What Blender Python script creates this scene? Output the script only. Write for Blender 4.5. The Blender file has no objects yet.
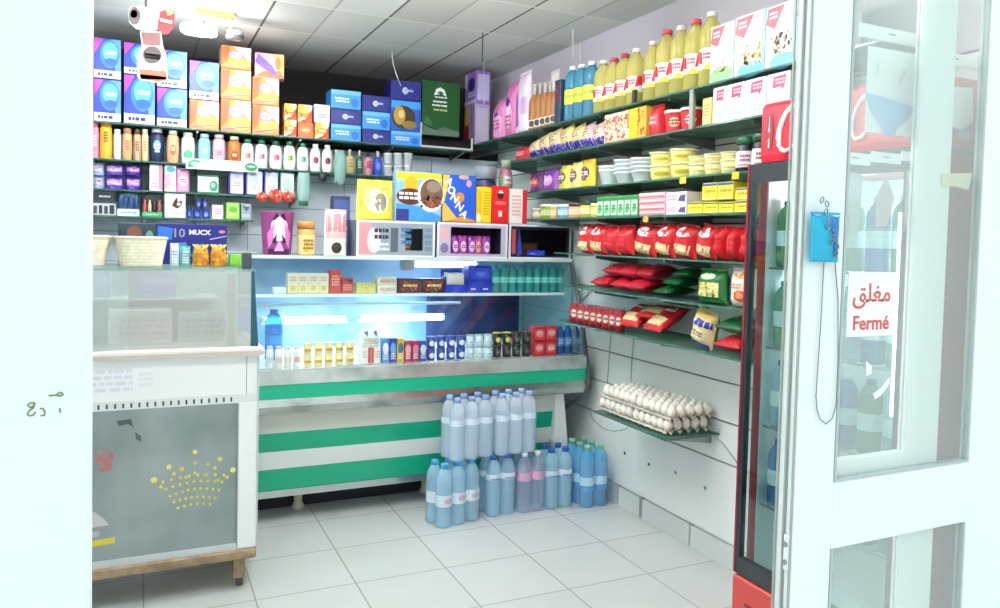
import bpy, bmesh, math, random
from mathutils import Vector, Matrix
SC = bpy.context.scene
COL = SC.collection
PI = math.pi
def R(a): return math.radians(a)

# ---------------------------------------------------------------- camera (recovered from the photo's vanishing points)
H = 1.45
FPX, CX, CY = 793.78, 533.83, 273.95
YAW, PITCH, ROLL = R(26.381), R(2.4173), R(1.50086)
fw = Vector((math.sin(YAW)*math.cos(PITCH), math.cos(YAW)*math.cos(PITCH), -math.sin(PITCH)))
r0 = Vector((math.cos(YAW), -math.sin(YAW), 0)); u0 = r0.cross(fw)
rt = r0*math.cos(ROLL) + u0*math.sin(ROLL); up = rt.cross(fw)
EYE = Vector((0, 0, H))
cd = bpy.data.cameras.new('camera'); cam = bpy.data.objects.new('camera', cd); COL.objects.link(cam)
cam.matrix_world = Matrix(((rt.x, up.x, -fw.x, 0), (rt.y, up.y, -fw.y, 0), (rt.z, up.z, -fw.z, H), (0, 0, 0, 1)))
cd.sensor_width = 36; cd.lens = FPX*36/1000
cd.shift_x = (500-CX)/1000; cd.shift_y = (CY-304)/1000
cd.clip_start = .05
SC.camera = cam
SC.cycles.transparent_max_bounces = 32
def ray(x, y): return fw + rt*((x-CX)/FPX) - up*((y-CY)/FPX)
def onY(x, y, Y): d = ray(x, y); return EYE + d*(Y/d.y)      # survey of a photo point on a plane Y = const
def onX(x, y, X): d = ray(x, y); return EYE + d*(X/d.x)

# ---------------------------------------------------------------- materials
_m = {}
def lin(h):
    h = h.lstrip('#'); v = [int(h[i:i+2], 16)/255 for i in (0, 2, 4)]
    return tuple(c/12.92 if c <= .04045 else ((c+.055)/1.055)**2.4 for c in v) + (1,)
def mat(hexc, rough=.5, kind='d', **kw):
    key = (hexc, rough, kind, tuple(sorted(kw.items())))
    if key in _m: return _m[key]
    m = bpy.data.materials.new(kind+'_'+hexc.strip('#')); m.use_nodes = True
    nt = m.node_tree; n = nt.nodes; L = nt.links
    b = n['Principled BSDF']; out = n['Material Output']; c = lin(hexc)
    b.inputs['Base Color'].default_value = c; b.inputs['Roughness'].default_value = rough
    if kind == 'm': b.inputs['Metallic'].default_value = 1
    elif kind == 'e':
        b.inputs['Emission Color'].default_value = c; b.inputs['Emission Strength'].default_value = kw.get('s', 5)
    elif kind in ('c', 'g'):                    # tinted clear plastic / clear pane
        t = n.new('ShaderNodeBsdfTransparent'); t.inputs[0].default_value = lin(kw['t']) if 't' in kw else c
        mx = n.new('ShaderNodeMixShader')
        if kind == 'c':
            mx.inputs[0].default_value = kw.get('a', .35)
            L.new(t.outputs[0], mx.inputs[1]); L.new(b.outputs[0], mx.inputs[2])
        else:
            gl = n.new('ShaderNodeBsdfGlossy'); gl.inputs['Roughness'].default_value = .02
            fr = n.new('ShaderNodeLayerWeight'); fr.inputs[0].default_value = .5
            pw = n.new('ShaderNodeMath'); pw.operation = 'POWER'; pw.inputs[1].default_value = 4
            ma = n.new('ShaderNodeMath'); ma.operation = 'MULTIPLY_ADD'; ma.inputs[1].default_value = kw.get('rg', .6); ma.inputs[2].default_value = kw.get('r0', .03)
            L.new(fr.outputs['Facing'], pw.inputs[0]); L.new(pw.outputs[0], ma.inputs[0])
            L.new(ma.outputs[0], mx.inputs[0]); L.new(t.outputs[0], mx.inputs[1]); L.new(gl.outputs[0], mx.inputs[2])
            if kw.get('hz'):
                df = n.new('ShaderNodeBsdfDiffuse'); df.inputs[0].default_value = lin('#eef6f3'); m2 = n.new('ShaderNodeMixShader'); m2.inputs[0].default_value = kw['hz']
                L.new(mx.outputs[0], m2.inputs[1]); L.new(df.outputs[0], m2.inputs[2]); mx = m2
        L.new(mx.outputs[0], out.inputs[0])
    elif kind == 'n':                           # noisy print / worn surface between two colours
        tc = n.new('ShaderNodeTexCoord'); nz = n.new('ShaderNodeTexNoise'); nz.inputs['Scale'].default_value = kw.get('sc', 30); nz.inputs['Detail'].default_value = 3
        cr = n.new('ShaderNodeValToRGB'); cr.color_ramp.elements[0].position = kw.get('lo', .42); cr.color_ramp.elements[1].position = kw.get('hi', .58)
        cr.color_ramp.elements[0].color = c; cr.color_ramp.elements[1].color = lin(kw['c2'])
        L.new(tc.outputs['Object'], nz.inputs['Vector']); L.new(nz.outputs[0], cr.inputs[0]); L.new(cr.outputs[0], b.inputs['Base Color'])
        if kw.get('me'): b.inputs['Metallic'].default_value = kw['me']
    elif kind == 'v':                           # cells of printed colour
        tc = n.new('ShaderNodeTexCoord'); vo = n.new('ShaderNodeTexVoronoi'); vo.inputs['Scale'].default_value = kw.get('sc', 60)
        cr = n.new('ShaderNodeValToRGB'); cr.color_ramp.interpolation = 'CONSTANT'
        cols = [hexc] + kw['cs'].split(',')
        cr.color_ramp.elements[0].color = c; cr.color_ramp.elements[1].color = lin(cols[-1]); cr.color_ramp.elements[1].position = (len(cols)-1)/len(cols)
        for i, h in enumerate(cols[1:-1], 1):
            e = cr.color_ramp.elements.new(i/len(cols)); e.color = lin(h)
        sp = n.new('ShaderNodeSeparateColor')
        L.new(tc.outputs['Object'], vo.inputs['Vector']); L.new(vo.outputs['Color'], sp.inputs[0]); L.new(sp.outputs[0], cr.inputs[0]); L.new(cr.outputs[0], b.inputs['Base Color'])
    _m[key] = m; return m
def P(h): return mat(h, .4)                     # printed card
WHITE, BLACK = '#f4f6f6', '#15161a'

# ---------------------------------------------------------------- mesh collector
class MB:
    def __init__(s): s.v = []; s.f = []; s.fm = []; s.sm = []; s.mats = []
    def slot(s, m):
        if isinstance(m, str): m = P(m)
        if m not in s.mats: s.mats.append(m)
        return s.mats.index(m)
    def poly(s, pts, m, smooth=False):
        i = len(s.v); s.v += [tuple(p) for p in pts]; s.f.append(tuple(range(i, i+len(pts)))); s.fm.append(s.slot(m)); s.sm.append(smooth)
    def mesh(s, vs, fs, m, smooth=False):
        i = len(s.v); s.v += [tuple(p) for p in vs]; k = s.slot(m)
        for f in fs: s.f.append(tuple(i+a for a in f)); s.fm.append(k); s.sm.append(smooth)
    def box(s, x0, x1, y0, y1, z0, z1, m, ch=0):
        if ch <= 0:
            vs = [(x, y, z) for x in (x0, x1) for y in (y0, y1) for z in (z0, z1)]
            s.mesh(vs, [(0, 1, 3, 2), (4, 6, 7, 5), (0, 4, 5, 1), (2, 3, 7, 6), (0, 2, 6, 4), (1, 5, 7, 3)], m); return s
        ch = min(ch, (x1-x0)*.4, (y1-y0)*.4, (z1-z0)*.4)
        b = bmesh.new(); bmesh.ops.create_cube(b, size=1)
        for v in b.verts: v.co = Vector(((x0+x1)/2+v.co.x*(x1-x0), (y0+y1)/2+v.co.y*(y1-y0), (z0+z1)/2+v.co.z*(z1-z0)))
        bmesh.ops.bevel(b, geom=b.edges[:], offset=ch, segments=1, affect='EDGES'); b.verts.index_update()
        s.mesh([v.co[:] for v in b.verts], [[v.index for v in f.verts] for f in b.faces], m); b.free(); return s
    def lathe(s, prof, m, seg=20, c=(0, 0, 0), sx=1, sy=1, axis='z', closed=True, smooth=True):
        vs = []; fs = []
        for r, z in prof:
            for k in range(seg):
                a = 2*PI*k/seg; x, y = r*sx*math.cos(a), r*sy*math.sin(a)
                p = (x, y, z) if axis == 'z' else ((z, x, y) if axis == 'x' else (x, z, y))
                vs.append((c[0]+p[0], c[1]+p[1], c[2]+p[2]))
        for i in range(len(prof)-1):
            for k in range(seg):
                k2 = (k+1) % seg; f = (i*seg+k, i*seg+k2, (i+1)*seg+k2, (i+1)*seg+k)
                fs.append(f if axis != 'y' else f[::-1])
        s.mesh(vs, fs, m, smooth)
        if closed:
            n = len(prof)
            k = s.slot(m); base = len(s.v)-n*seg
            for ring, rev in ((0, True), (n-1, False)):
                if prof[ring][0] > 1e-5:
                    f = [base+ring*seg+j for j in range(seg)]
                    if rev != (axis == 'y'): f = f[::-1]
                    s.f.append(tuple(f)); s.fm.append(k); s.sm.append(False)
        return s
    def tube(s, pts, r, m, seg=8):
        P_ = [Vector(p) for p in pts]; vs = []; fs = []
        ref = Vector((.13, .31, .94))
        for i, p in enumerate(P_):
            t = (P_[min(i+1, len(P_)-1)]-P_[max(i-1, 0)]).normalized()
            a = t.cross(ref)
            if a.length < 1e-3: a = t.cross(Vector((1, 0, 0)))
            a.normalize(); b = t.cross(a); rr = r[i] if isinstance(r, (list, tuple)) else r
            for k in range(seg):
                q = 2*PI*k/seg; vs.append(p+a*(rr*math.cos(q))+b*(rr*math.sin(q)))
        for i in range(len(P_)-1):
            for k in range(seg):
                k2 = (k+1) % seg; fs.append((i*seg+k, (i+1)*seg+k, (i+1)*seg+k2, i*seg+k2))
        fs.append(tuple(range(seg))); fs.append(tuple(range((len(P_)-1)*seg, len(P_)*seg))[::-1])
        s.mesh(vs, fs, m, True); return s
    def prism(s, pts, a0, a1, m, axis='y'):     # outline extruded along an axis ('y': pts are x,z ; 'x': pts are y,z ; 'z': x,y)
        n = len(pts)
        def q(p, a): return {'y': (p[0], a, p[1]), 'x': (a, p[0], p[1]), 'z': (p[0], p[1], a)}[axis]
        vs = [q(p, a0) for p in pts]+[q(p, a1) for p in pts]
        fs = [tuple(range(n))[::-1], tuple(range(n, 2*n))]+[(i, (i+1) % n, n+(i+1) % n, n+i) for i in range(n)]
        s.mesh(vs, fs, m); return s
    # printed decoration over a surface y = yf(x, z); x, z in 0..1 mapped by mx, mz
    def deco(s, decs, mx, mz, yf, flat=True, e0=.0007):
        lay = 0
        def pt(x, z): X, Z = mx(x), mz(z); return (X, yf(X, Z)-e0*(1+lay*.6), Z)
        def rect(x0, z0, x1, z1, m):
            nx = 1 if flat else max(2, int(abs(x1-x0)*10)+1); nz = 1 if flat else max(1, int(abs(z1-z0)*8)+1)
            vs = [pt(x0+(x1-x0)*i/nx, z0+(z1-z0)*j/nz) for j in range(nz+1) for i in range(nx+1)]
            fs = [(j*(nx+1)+i, j*(nx+1)+i+1, (j+1)*(nx+1)+i+1, (j+1)*(nx+1)+i) for j in range(nz) for i in range(nx)]
            s.mesh(vs, fs, m)
        for d in decs:
            t = d[0]
            if t == 'r': rect(d[1], d[2], d[3], d[4], d[5])
            elif t == 'e':
                cx, cz, rx, rz, m = d[1:6]; n = 18; rings = 1 if flat else 3
                vs = [pt(cx, cz)]; fs = []
                for q in range(1, rings+1):
                    for k in range(n):
                        a = 2*PI*k/n; vs.append(pt(cx+rx*q/rings*math.cos(a), cz+rz*q/rings*math.sin(a)))
                for k in range(n): fs.append((0, 1+k, 1+(k+1) % n))
                for q in range(rings-1):
                    for k in range(n):
                        k2 = (k+1) % n; fs.append((1+q*n+k, 1+(q+1)*n+k, 1+(q+1)*n+k2, 1+q*n+k2))
                s.mesh(vs, fs, m)
            elif t == 'p': # polygon (star-convex)
                pts = []; m = d[2]
                sub = 1 if flat else 4
                for i, p in enumerate(d[1]):
                    q = d[1][(i+1) % len(d[1])]
                    for k in range(sub): pts.append((p[0]+(q[0]-p[0])*k/sub, p[1]+(q[1]-p[1])*k/sub))
                cx = sum(p[0] for p in pts)/len(pts); cz = sum(p[1] for p in pts)/len(pts); n = len(pts); rings = 1 if flat else 3
                vs = [pt(cx, cz)]; fs = []
                for q in range(1, rings+1):
                    for p in pts: vs.append(pt(cx+(p[0]-cx)*q/rings, cz+(p[1]-cz)*q/rings))
                for k in range(n): fs.append((0, 1+k, 1+(k+1) % n))
                for q in range(rings-1):
                    for k in range(n):
                        k2 = (k+1) % n; fs.append((1+q*n+k, 1+(q+1)*n+k, 1+(q+1)*n+k2, 1+q*n+k2))
                s.mesh(vs, fs, m)
            elif t == 's': # small illegible print: rows of short bars
                x0, z0, x1, z1, m, rows = d[1:7]; rnd = random.Random(int((x0+z0*7+x1*3)*1000))
                for j in range(rows):
                    zz = z1-(j+.15)*(z1-z0)/rows; hh = .6*(z1-z0)/rows; x = x0+rnd.random()*.1*(x1-x0)
                    while x < x1:
                        w = (x1-x0)*rnd.uniform(.12, .3); rect(x, zz-hh, min(x1, x+w*.8), zz, m); x += w
            elif t == 'd': # scattered dots
                x0, z0, x1, z1, ms, n, rr = d[1:8]; rnd = random.Random(n*31+int(x0*100))
                for k in range(n):
                    cx, cz = rnd.uniform(x0, x1), rnd.uniform(z0, z1); m = ms[k % len(ms)]
                    a0 = rnd.random()*6
                    s.poly([pt(cx+rr*rnd.uniform(.7, 1.1)*math.cos(a0+2*PI*i/6), cz+rr*rnd.uniform(.7, 1.1)*math.sin(a0+2*PI*i/6)*.8) for i in range(6)], m)
            lay += 1
        return s
    def data(s, name):
        me = bpy.data.meshes.new(name); me.from_pydata(s.v, [], s.f)
        for m in s.mats: me.materials.append(m)
        me.polygons.foreach_set('material_index', s.fm); me.polygons.foreach_set('use_smooth', s.sm); me.update()
        return me

_chk = []
def obj(name, mb, parent=None):
    o = bpy.data.objects.new(name, mb.data(name) if isinstance(mb, MB) else mb); COL.objects.link(o)
    if parent: o.parent = parent
    return o
def struct(name, mb, parent=None):
    o = obj(name, mb, parent)
    if not parent: o['kind'] = 'structure'
    return o
def tag(o, label, cat, group=None):
    o['label'] = label; o['category'] = cat
    if group: o['group'] = group
    _chk.append((label, o.name)); return o
def thing(name, label, cat, loc=(0, 0, 0), rot=(0, 0, 0), group=None):
    o = bpy.data.objects.new(name, None); o.empty_display_size = .05; COL.objects.link(o)
    o.location = loc; o.rotation_euler = rot
    return tag(o, label, cat, group)
def put(spec, name, label, cat, loc, rot=(0, 0, 0), group=None):
    """spec: list of (part name, mesh, [children]) ; meshes are shared by every copy"""
    t = thing(name, label, cat, loc, rot, group)
    for p in spec:
        o = obj(p[0], p[1], t)
        for q in (p[2] if len(p) > 2 else ()): obj(q[0], q[1], o)
    return t
def bake(spec):
    return [(p[0], p[1].data(p[0]) if isinstance(p[1], MB) else p[1], [(q[0], q[1].data(q[0])) for q in (p[2] if len(p) > 2 else [])]) for p in spec]
ORD = ['', 'second', 'third', 'fourth', 'fifth', 'sixth', 'seventh', 'eighth', 'ninth', 'tenth', 'eleventh', 'twelfth']
def ordl(i, n, noun, anchor, where=''):
    if i == 0: s = f'{noun} nearest the {anchor}'
    elif i == n-1 and n > 2: s = f'{noun} farthest from the {anchor}'
    else: s = f'{ORD[i]} {noun} from the {anchor}'
    return s + ((', ' + where) if where else '')

def text_mesh(body, size, m, extrude=.0004, shear=0, bold=0, align='CENTER'):
    c = bpy.data.curves.new('lettering', 'FONT'); c.body = body; c.size = size; c.extrude = extrude; c.shear = shear; c.offset = bold
    c.align_x = align; c.align_y = 'CENTER'; c.resolution_u = 2
    o = bpy.data.objects.new('lettering_source', c); COL.objects.link(o); bpy.context.view_layer.update()
    me = bpy.data.meshes.new_from_object(o.evaluated_get(bpy.context.evaluated_depsgraph_get()))
    bpy.data.objects.remove(o); bpy.data.curves.remove(c)
    me.transform(Matrix.Rotation(PI/2, 4, 'X'))
    me.materials.clear(); me.materials.append(m); me.name = 'lettering'
    return me

# ---------------------------------------------------------------- package kinds (local frame: front faces -y, base at z = 0)
def carton(w, h, d, body, decs=(), side=None, part='carton_body', sd=-1):
    b = MB().box(-w/2, w/2, 0, d, 0, h, body, ch=.0025)
    sp = [(part, b)]
    if decs:
        l = MB().deco(decs, lambda x: (x-.5)*w*.985, lambda z: .004+z*(h-.008), lambda x, z: 0)
        sp.append(('printed_front', l))
    if side:
        l = MB()
        for sx in (sd,): l.poly([(sx*(w/2+.0006), d*.1, h*.1), (sx*(w/2+.0006), d*.9, h*.1), (sx*(w/2+.0006), d*.9, h*.9), (sx*(w/2+.0006), d*.1, h*.9)][::-sx], side)
        sp.append(('printed_side', l))
    return bake(sp)
PROF = {
 'can': [(.88, 0), (1, .03), (1, .93), (.86, 1)],
 'spray': [(.96, 0), (1, .02), (1, .8), (.8, .84)],
 'shampoo': [(.8, 0), (.95, .03), (1, .25), (.98, .55), (.9, .76), (.62, .84), (.5, .86)],
 'shower': [(.85, 0), (.92, .02), (.98, .3), (1, .6), (.9, .82), (.55, .88)],
 'water': [(.82, 0), (.98, .02), (1, .06), (.96, .1), (1, .14), (.96, .18), (1, .22), (.97, .27), (1, .31), (1, .6), (.96, .62), (1, .65), (1, .74), (.93, .8), (.72, .87), (.46, .915), (.38, .93)],
 'oil': [(.9, 0), (1, .02), (1, .3), (.96, .32), (.96, .52), (1, .55), (1, .66), (.93, .76), (.6, .86), (.4, .9), (.38, .93)],
 'jar': [(.92, 0), (1, .03), (1, .68), (.9, .76), (.84, .78)],
 'tub': [(.84, 0), (.86, .02), (1, .86)],
 'pump': [(.9, 0), (1, .02), (1, .6), (.7, .72), (.3, .76)],
 'yogurt': [(.82, 0), (.85, .03), (1, .93)],
}
CAP = {'can': None, 'spray': (.82, .84, 1), 'shampoo': (.55, .86, 1), 'shower': (.7, .88, 1), 'water': (.45, .93, 1), 'oil': (.46, .93, 1), 'jar': (1, .78, 1), 'tub': (1.07, .86, 1), 'pump': (.28, .76, 1), 'yogurt': (1.07, .93, 1)}
def round_pack(kind, r, h, body, cap=None, band=None, decs=(), sy=1, seg=18, cap2=None, liquid=None):
    """lathe-turned bottle, can, jar or tub; centred on its axis; band = (z0, z1, material)"""
    pr = PROF[kind]
    def rad(z):
        z /= h
        for (r1, z1), (r2, z2) in zip(pr, pr[1:]):
            if z1 <= z <= z2 and z2 > z1: return r*(r1+(r2-r1)*(z-z1)/(z2-z1))
        return r*pr[-1][0]
    sp = [({'can': 'can_body', 'spray': 'can_body', 'jar': 'jar_body', 'tub': 'tub_body', 'yogurt': 'cup'}.get(kind, 'bottle_body'), MB().lathe([(a*r, z*h) for a, z in pr], body, seg, sy=sy))]
    if kind == 'can':
        sp.append(('can_lid', MB().lathe([(r*.84, h), (r*.84, h*1.012), (r*.76, h*1.012), (r*.74, h*1.002)], cap or mat('#cfd3d6', .25, 'm'), seg)))
    else:
        cr, z0, z1 = CAP[kind]
        c = MB().lathe([(cr*r, z0*h), (cr*r, z0*h+(z1-z0)*h*.85), (cr*r*.9, z1*h)], cap or WHITE, seg, sy=sy if kind in ('jar', 'tub', 'yogurt') else 1)
        if kind == 'pump':
            c.tube([(0, 0, z0*h), (0, 0, h*.96)], r*.13, cap or WHITE, 8); c.tube([(0, 0, h*.95), (0, -r*.9, h*.94)], r*.16, cap or WHITE, 8)
        sp.append(({'jar': 'lid', 'tub': 'lid', 'yogurt': 'foil_lid'}.get(kind, 'cap'), c))
    if band or decs:
        l = MB()
        if band:
            z0, z1, m = band; n = 4
            l.lathe([(rad(h*(z0+(z1-z0)*i/n))+.0006, h*(z0+(z1-z0)*i/n)) for i in range(n+1)], m, seg, sy=sy, closed=False)
        if decs:
            lo, hi = (band[0], band[1]) if band else (.1, .75)
            l.deco(decs, lambda x: (x-.5)*2*r*.86, lambda z: h*(lo+(hi-lo)*z), lambda x, z: -sy*math.sqrt(max(0, (rad(z)+.0012)**2-x*x)), flat=False)
        sp.append(('label', l))
    if liquid:
        sp.append(('liquid', MB().lathe([(a*r*.95, z*h+.001) for a, z in pr if z <= liquid[1]], liquid[0], seg, sy=sy)))
    return bake(sp)
def pouch(w, h, d, body, decs=(), seal=None, seed=1, stand=True, nip=.12, part='pouch'):
    """soft bag: pillow front and back, flat crimped top (and bottom when it does not stand)"""
    rnd = random.Random(seed); ph = [rnd.uniform(0, 6.28) for _ in range(6)]
    def prof(v):
        top = min(1, (1-v)/.28)**.6 if v > .72 else 1
        bot = (1 if stand else min(1, v/.25)**.6) if v < .25 else 1
        return max(.03, top*bot)
    def yf(X, Z):
        u = max(-1, min(1, 2*X/w)); v = max(0, min(1, Z/h))
        wr = .05*math.sin(9*u+ph[0]+4*v)+.05*math.sin(14*v+ph[1]+3*u)+.03*math.sin(23*u+ph[2])
        return d/2-d/2*prof(v)*((1-abs(u)**2.6)**.55)*(1+wr)
    def yb(X, Z): return d-yf(-X, Z)
    nx, nz = 12, 14; vs = []; fs = []
    def edge(v): return 1-nip*.5*math.sin(PI*min(1, max(0, v)))**2 if not stand else 1-nip*.4*v
    for side in (yf, yb):
        for j in range(nz+1):
            v = j/nz
            for i in range(nx+1):
                u = -1+2*i/nx; X = u*w/2*edge(v)
                vs.append((X, side(u*w/2, v*h), v*h+.004*math.sin(5*u+ph[3])*v))
    k = (nx+1)*(nz+1)
    for j in range(nz):
        for i in range(nx):
            a = j*(nx+1)+i; fs.append((a, a+1, a+nx+2, a+nx+1)); fs.append((k+a, k+a+nx+1, k+a+nx+2, k+a+1))
        a = j*(nx+1); b = a+nx
        fs.append((a, a+nx+1, k+a+nx+1, k+a)); fs.append((b, k+b, k+b+nx+1, b+nx+1))
    for j, rev in ((0, False), (nz, True)):
        for i in range(nx):
            a = j*(nx+1)+i; f = (a, k+a, k+a+1, a+1); fs.append(f[::-1] if rev else f)
    b = MB(); b.mesh(vs, fs, body, True)
    sp = [(part, b)]
    if decs:
        sp.append(('printed_front', MB().deco(decs, lambda x: (x-.5)*w*.9, lambda z: h*(.03+.94*z), lambda X, Z: yf(X/ max(.6, edge(Z/h)), Z), flat=False, e0=.0012)))
    s = MB(); s.box(-w*.5*edge(1), w*.5*edge(1), d/2-.0015, d/2+.0015, h, h*1.05, seal or body)
    n = 9
    s2 = [('top_seal', s)]
    sp += s2
    return bake(sp)
# ================================================================ THE SETTING
XR, YB, ZC = 2.38, 5.45, 2.655
def tex_tiles(hexc, grout, x0, y0, w, mort, rough, var=.04, axes='xy'):
    m = bpy.data.materials.new('tiles'); m.use_nodes = True; nt = m.node_tree; n = nt.nodes; L = nt.links; b = n['Principled BSDF']
    tc = n.new('ShaderNodeTexCoord'); mp = n.new('ShaderNodeMapping'); mp.inputs['Location'].default_value = (-x0, -y0, 0)
    br = n.new('ShaderNodeTexBrick'); br.offset = 0; br.squash = 1
    br.inputs['Scale'].default_value = 1; br.inputs['Brick Width'].default_value = w; br.inputs['Row Height'].default_value = w
    br.inputs['Mortar Size'].default_value = mort; br.inputs['Mortar Smooth'].default_value = .2; br.inputs['Bias'].default_value = 0
    c = lin(hexc); br.inputs['Color1'].default_value = c; br.inputs['Color2'].default_value = tuple(a*(1-var) for a in c[:3])+(1,); br.inputs['Mortar'].default_value = lin(grout)
    nz = n.new('ShaderNodeTexNoise'); nz.inputs['Scale'].default_value = 3; mx = n.new('ShaderNodeMixRGB'); mx.blend_type = 'MULTIPLY'; mx.inputs[0].default_value = .12
    L.new(tc.outputs['Object'], mp.inputs[0]); L.new(mp.outputs[0], br.inputs[0]); L.new(tc.outputs['Object'], nz.inputs['Vector'])
    L.new(br.outputs[0], mx.inputs[1]); L.new(nz.outputs[0], mx.inputs[2]); L.new(mx.outputs[0], b.inputs['Base Color']); b.inputs['Roughness'].default_value = rough
    return m
M_floor = tex_tiles('#d6dad9', '#a6a8a3', 1.21, 3.235, .398, .0035, .22, .03)
def tex_ceiling():
    m = bpy.data.materials.new('ceiling_tiles'); m.use_nodes = True; nt = m.node_tree; n = nt.nodes; L = nt.links; b = n['Principled BSDF']; b.inputs['Roughness'].default_value = .8
    def math_(op, a, b_=None, c=None):
        q = n.new('ShaderNodeMath'); q.operation = op
        for i, v in enumerate((a, b_, c)):
            if v is None: continue
            if isinstance(v, (int, float)): q.inputs[i].default_value = v
            else: L.new(v, q.inputs[i])
        return q.outputs[0]
    tc = n.new('ShaderNodeTexCoord'); sp = n.new('ShaderNodeSeparateXYZ'); L.new(tc.outputs['Object'], sp.inputs[0])
    u = math_('DIVIDE', math_('SUBTRACT', sp.outputs[0], .62), .3); v = math_('DIVIDE', math_('SUBTRACT', sp.outputs[1], 3.74), .6)
    fu, fv = math_('FRACT', u), math_('FRACT', v)
    lu = math_('LESS_THAN', math_('ABSOLUTE', math_('SUBTRACT', fu, .5)), .478); lv = math_('LESS_THAN', math_('ABSOLUTE', math_('SUBTRACT', fv, .5)), .485)
    cb = n.new('ShaderNodeCombineXYZ'); L.new(math_('FLOOR', u), cb.inputs[0]); L.new(math_('FLOOR', v), cb.inputs[1])
    wn = n.new('ShaderNodeTexWhiteNoise'); wn.noise_dimensions = '2D'; L.new(cb.outputs[0], wn.inputs['Vector'])
    cr = n.new('ShaderNodeValToRGB'); cr.color_ramp.elements[0].color = lin('#d2d6ce'); cr.color_ramp.elements[1].color = lin('#e8ebe4'); L.new(wn.outputs['Value'], cr.inputs[0])
    m1 = n.new('ShaderNodeMixRGB'); m1.inputs[1].default_value = lin('#8a908c'); L.new(lu, m1.inputs[0]); L.new(cr.outputs[0], m1.inputs[2])
    par = math_('LESS_THAN', math_('ABSOLUTE', math_('SUBTRACT', math_('FRACT', math_('ADD', math_('DIVIDE', u, 2.0), .5)), .5)), .25)
    bar = n.new('ShaderNodeMixRGB'); bar.inputs[1].default_value = lin('#b9beb8'); bar.inputs[2].default_value = lin('#666c6a'); L.new(par, bar.inputs[0]); L.new(bar.outputs[0], m1.inputs[1])
    m2 = n.new('ShaderNodeMixRGB'); m2.inputs[1].default_value = lin('#f2f4ee'); L.new(lv, m2.inputs[0]); L.new(m1.outputs[0], m2.inputs[2])
    L.new(m2.outputs[0], b.inputs['Base Color']); return m
M_ceil = tex_ceiling()
M_slat = mat('#f1f5f3', .35); M_gap = mat('#50585a', .6); M_wallup = mat('#c5c0cb', .7); M_back = mat('#ccd6e0', .4)
M_unlit = mat('#191617', .8); M_white = mat('#f2fbfb', .35); M_alu = mat('#f0f6f6', .3); M_grey = mat('#8f9698', .4)
M_chrome = mat('#c9ced0', .22, 'm'); M_steel = mat('#9aa0a2', .4, 'm'); M_green = mat('#10b088', .3)
M_glass = mat('#fafdfc', .02, 'g'); M_shelfglass = mat('#8fb8a8', .08, 'c', a=.4); M_edge = mat('#3f6f62', .15)
M_red = mat('#b5142a', .35)

struct('floor', MB().box(-1.6, 2.4, -1.5, 6.1, -.05, 0, M_floor))
struct('ceiling', MB().box(-1.6, 2.4, 1.3, 6.1, ZC, ZC+.05, M_ceil))
w = MB(); w.box(XR+.012, XR+.12, 1.2, 6.1, 0, ZC, M_gap)
zs = [.108, .463, .65, .83, 1.01, 1.19, 1.37, 1.55, 1.73, 1.91, 2.09]
for a, b_ in zip(zs, zs[1:]): w.box(XR, XR+.013, 1.2, 5.45, a+.004, b_-.004, M_slat)
w.box(XR, XR+.013, 1.2, 6.1, 2.094, ZC, M_wallup)
wr = struct('wall_right', w)
for y, z, c in ((3.62, .3, '#3a3f40'), (3.39, .3, '#3a3f40'), (3.16, .32, '#9fb0a8'), (2.93, .31, '#4fae6e')):
    obj('screw_hole', MB().lathe([(.008, -.002), (.008, .002)], c, 10, c=(XR-.001, y, z), axis='x'), wr)
b = MB(); y = 5.4
for y0, y1 in ((2.0, 2.62), (2.62, 3.02), (3.03, 3.43), (3.455, 3.66), (3.68, 4.0)): b.box(XR-.008, XR+.012, y0, y1-.003, 0, .105, mat('#d9dedd', .3))
struct('baseboard_right', b)
b = MB(); b.box(-1.6, XR, YB+.012, YB+.1, 0, 2.03, M_gap)
for a, c in zip([0, .9, 1.08, 1.26, 1.44, 1.62, 1.8, 2.03], [.9, 1.08, 1.26, 1.44, 1.62, 1.8, 2.03]):
    for x0, x1 in ((-1.6, .0), (.004, .62), (.624, 1.24), (1.244, 1.86), (1.864, XR)): b.box(x0, x1, YB, YB+.013, a+.0018, c-.0018, M_back)
struct('wall_back', b)
b = MB(); b.box(-1.6, 2.4, 6.02, 6.1, 2.03, ZC, M_unlit); b.box(-1.6, XR, YB+.1, 6.02, 1.98, 2.03, M_unlit)  # near-black colour stands in for the unlit void above the partition
struct('wall_back_recess', b)
struct('wall_left', MB().box(-1.7, -1.6, 1.3, 6.1, 0, ZC, mat('#dfe3e3', .6)))
wf = struct('wall_front', MB().box(-2.6, -.067, 1.3, 1.42, 0, 2.9, mat('#eefaf9', .6)))
ink = mat('#7f8a3a', .7)
hand = MB()
def hw(pts): # pencil stroke on the white wall from surveyed points
    hand.tube([Vector(onY(px, py, 1.2995)) for px, py in pts], .0011, ink, 5)
hw([(48.5, 395.5), (52, 395.6), (56, 395), (59, 392.8), (61.5, 392.5), (63, 394.5), (61, 396), (57, 395.6)])
hw([(34.5, 403), (31, 402.5), (27.5, 405), (30, 407.5), (34, 406), (35, 403), (33, 408), (29, 411), (27, 414.5), (30, 416), (33.5, 415), (35.5, 412)])
hw([(40, 408.5), (43, 408.5), (45, 412), (44.5, 415.5), (40.5, 415.5)]); hw([(59.5, 408), (60.5, 412.5)])
obj('pencil_marks', hand, wf)
struct('trim_lintel', MB().box(-.067, 2.6, 1.3, 1.42, 2.35, 2.9, mat('#eefaf9', .6)))

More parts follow.
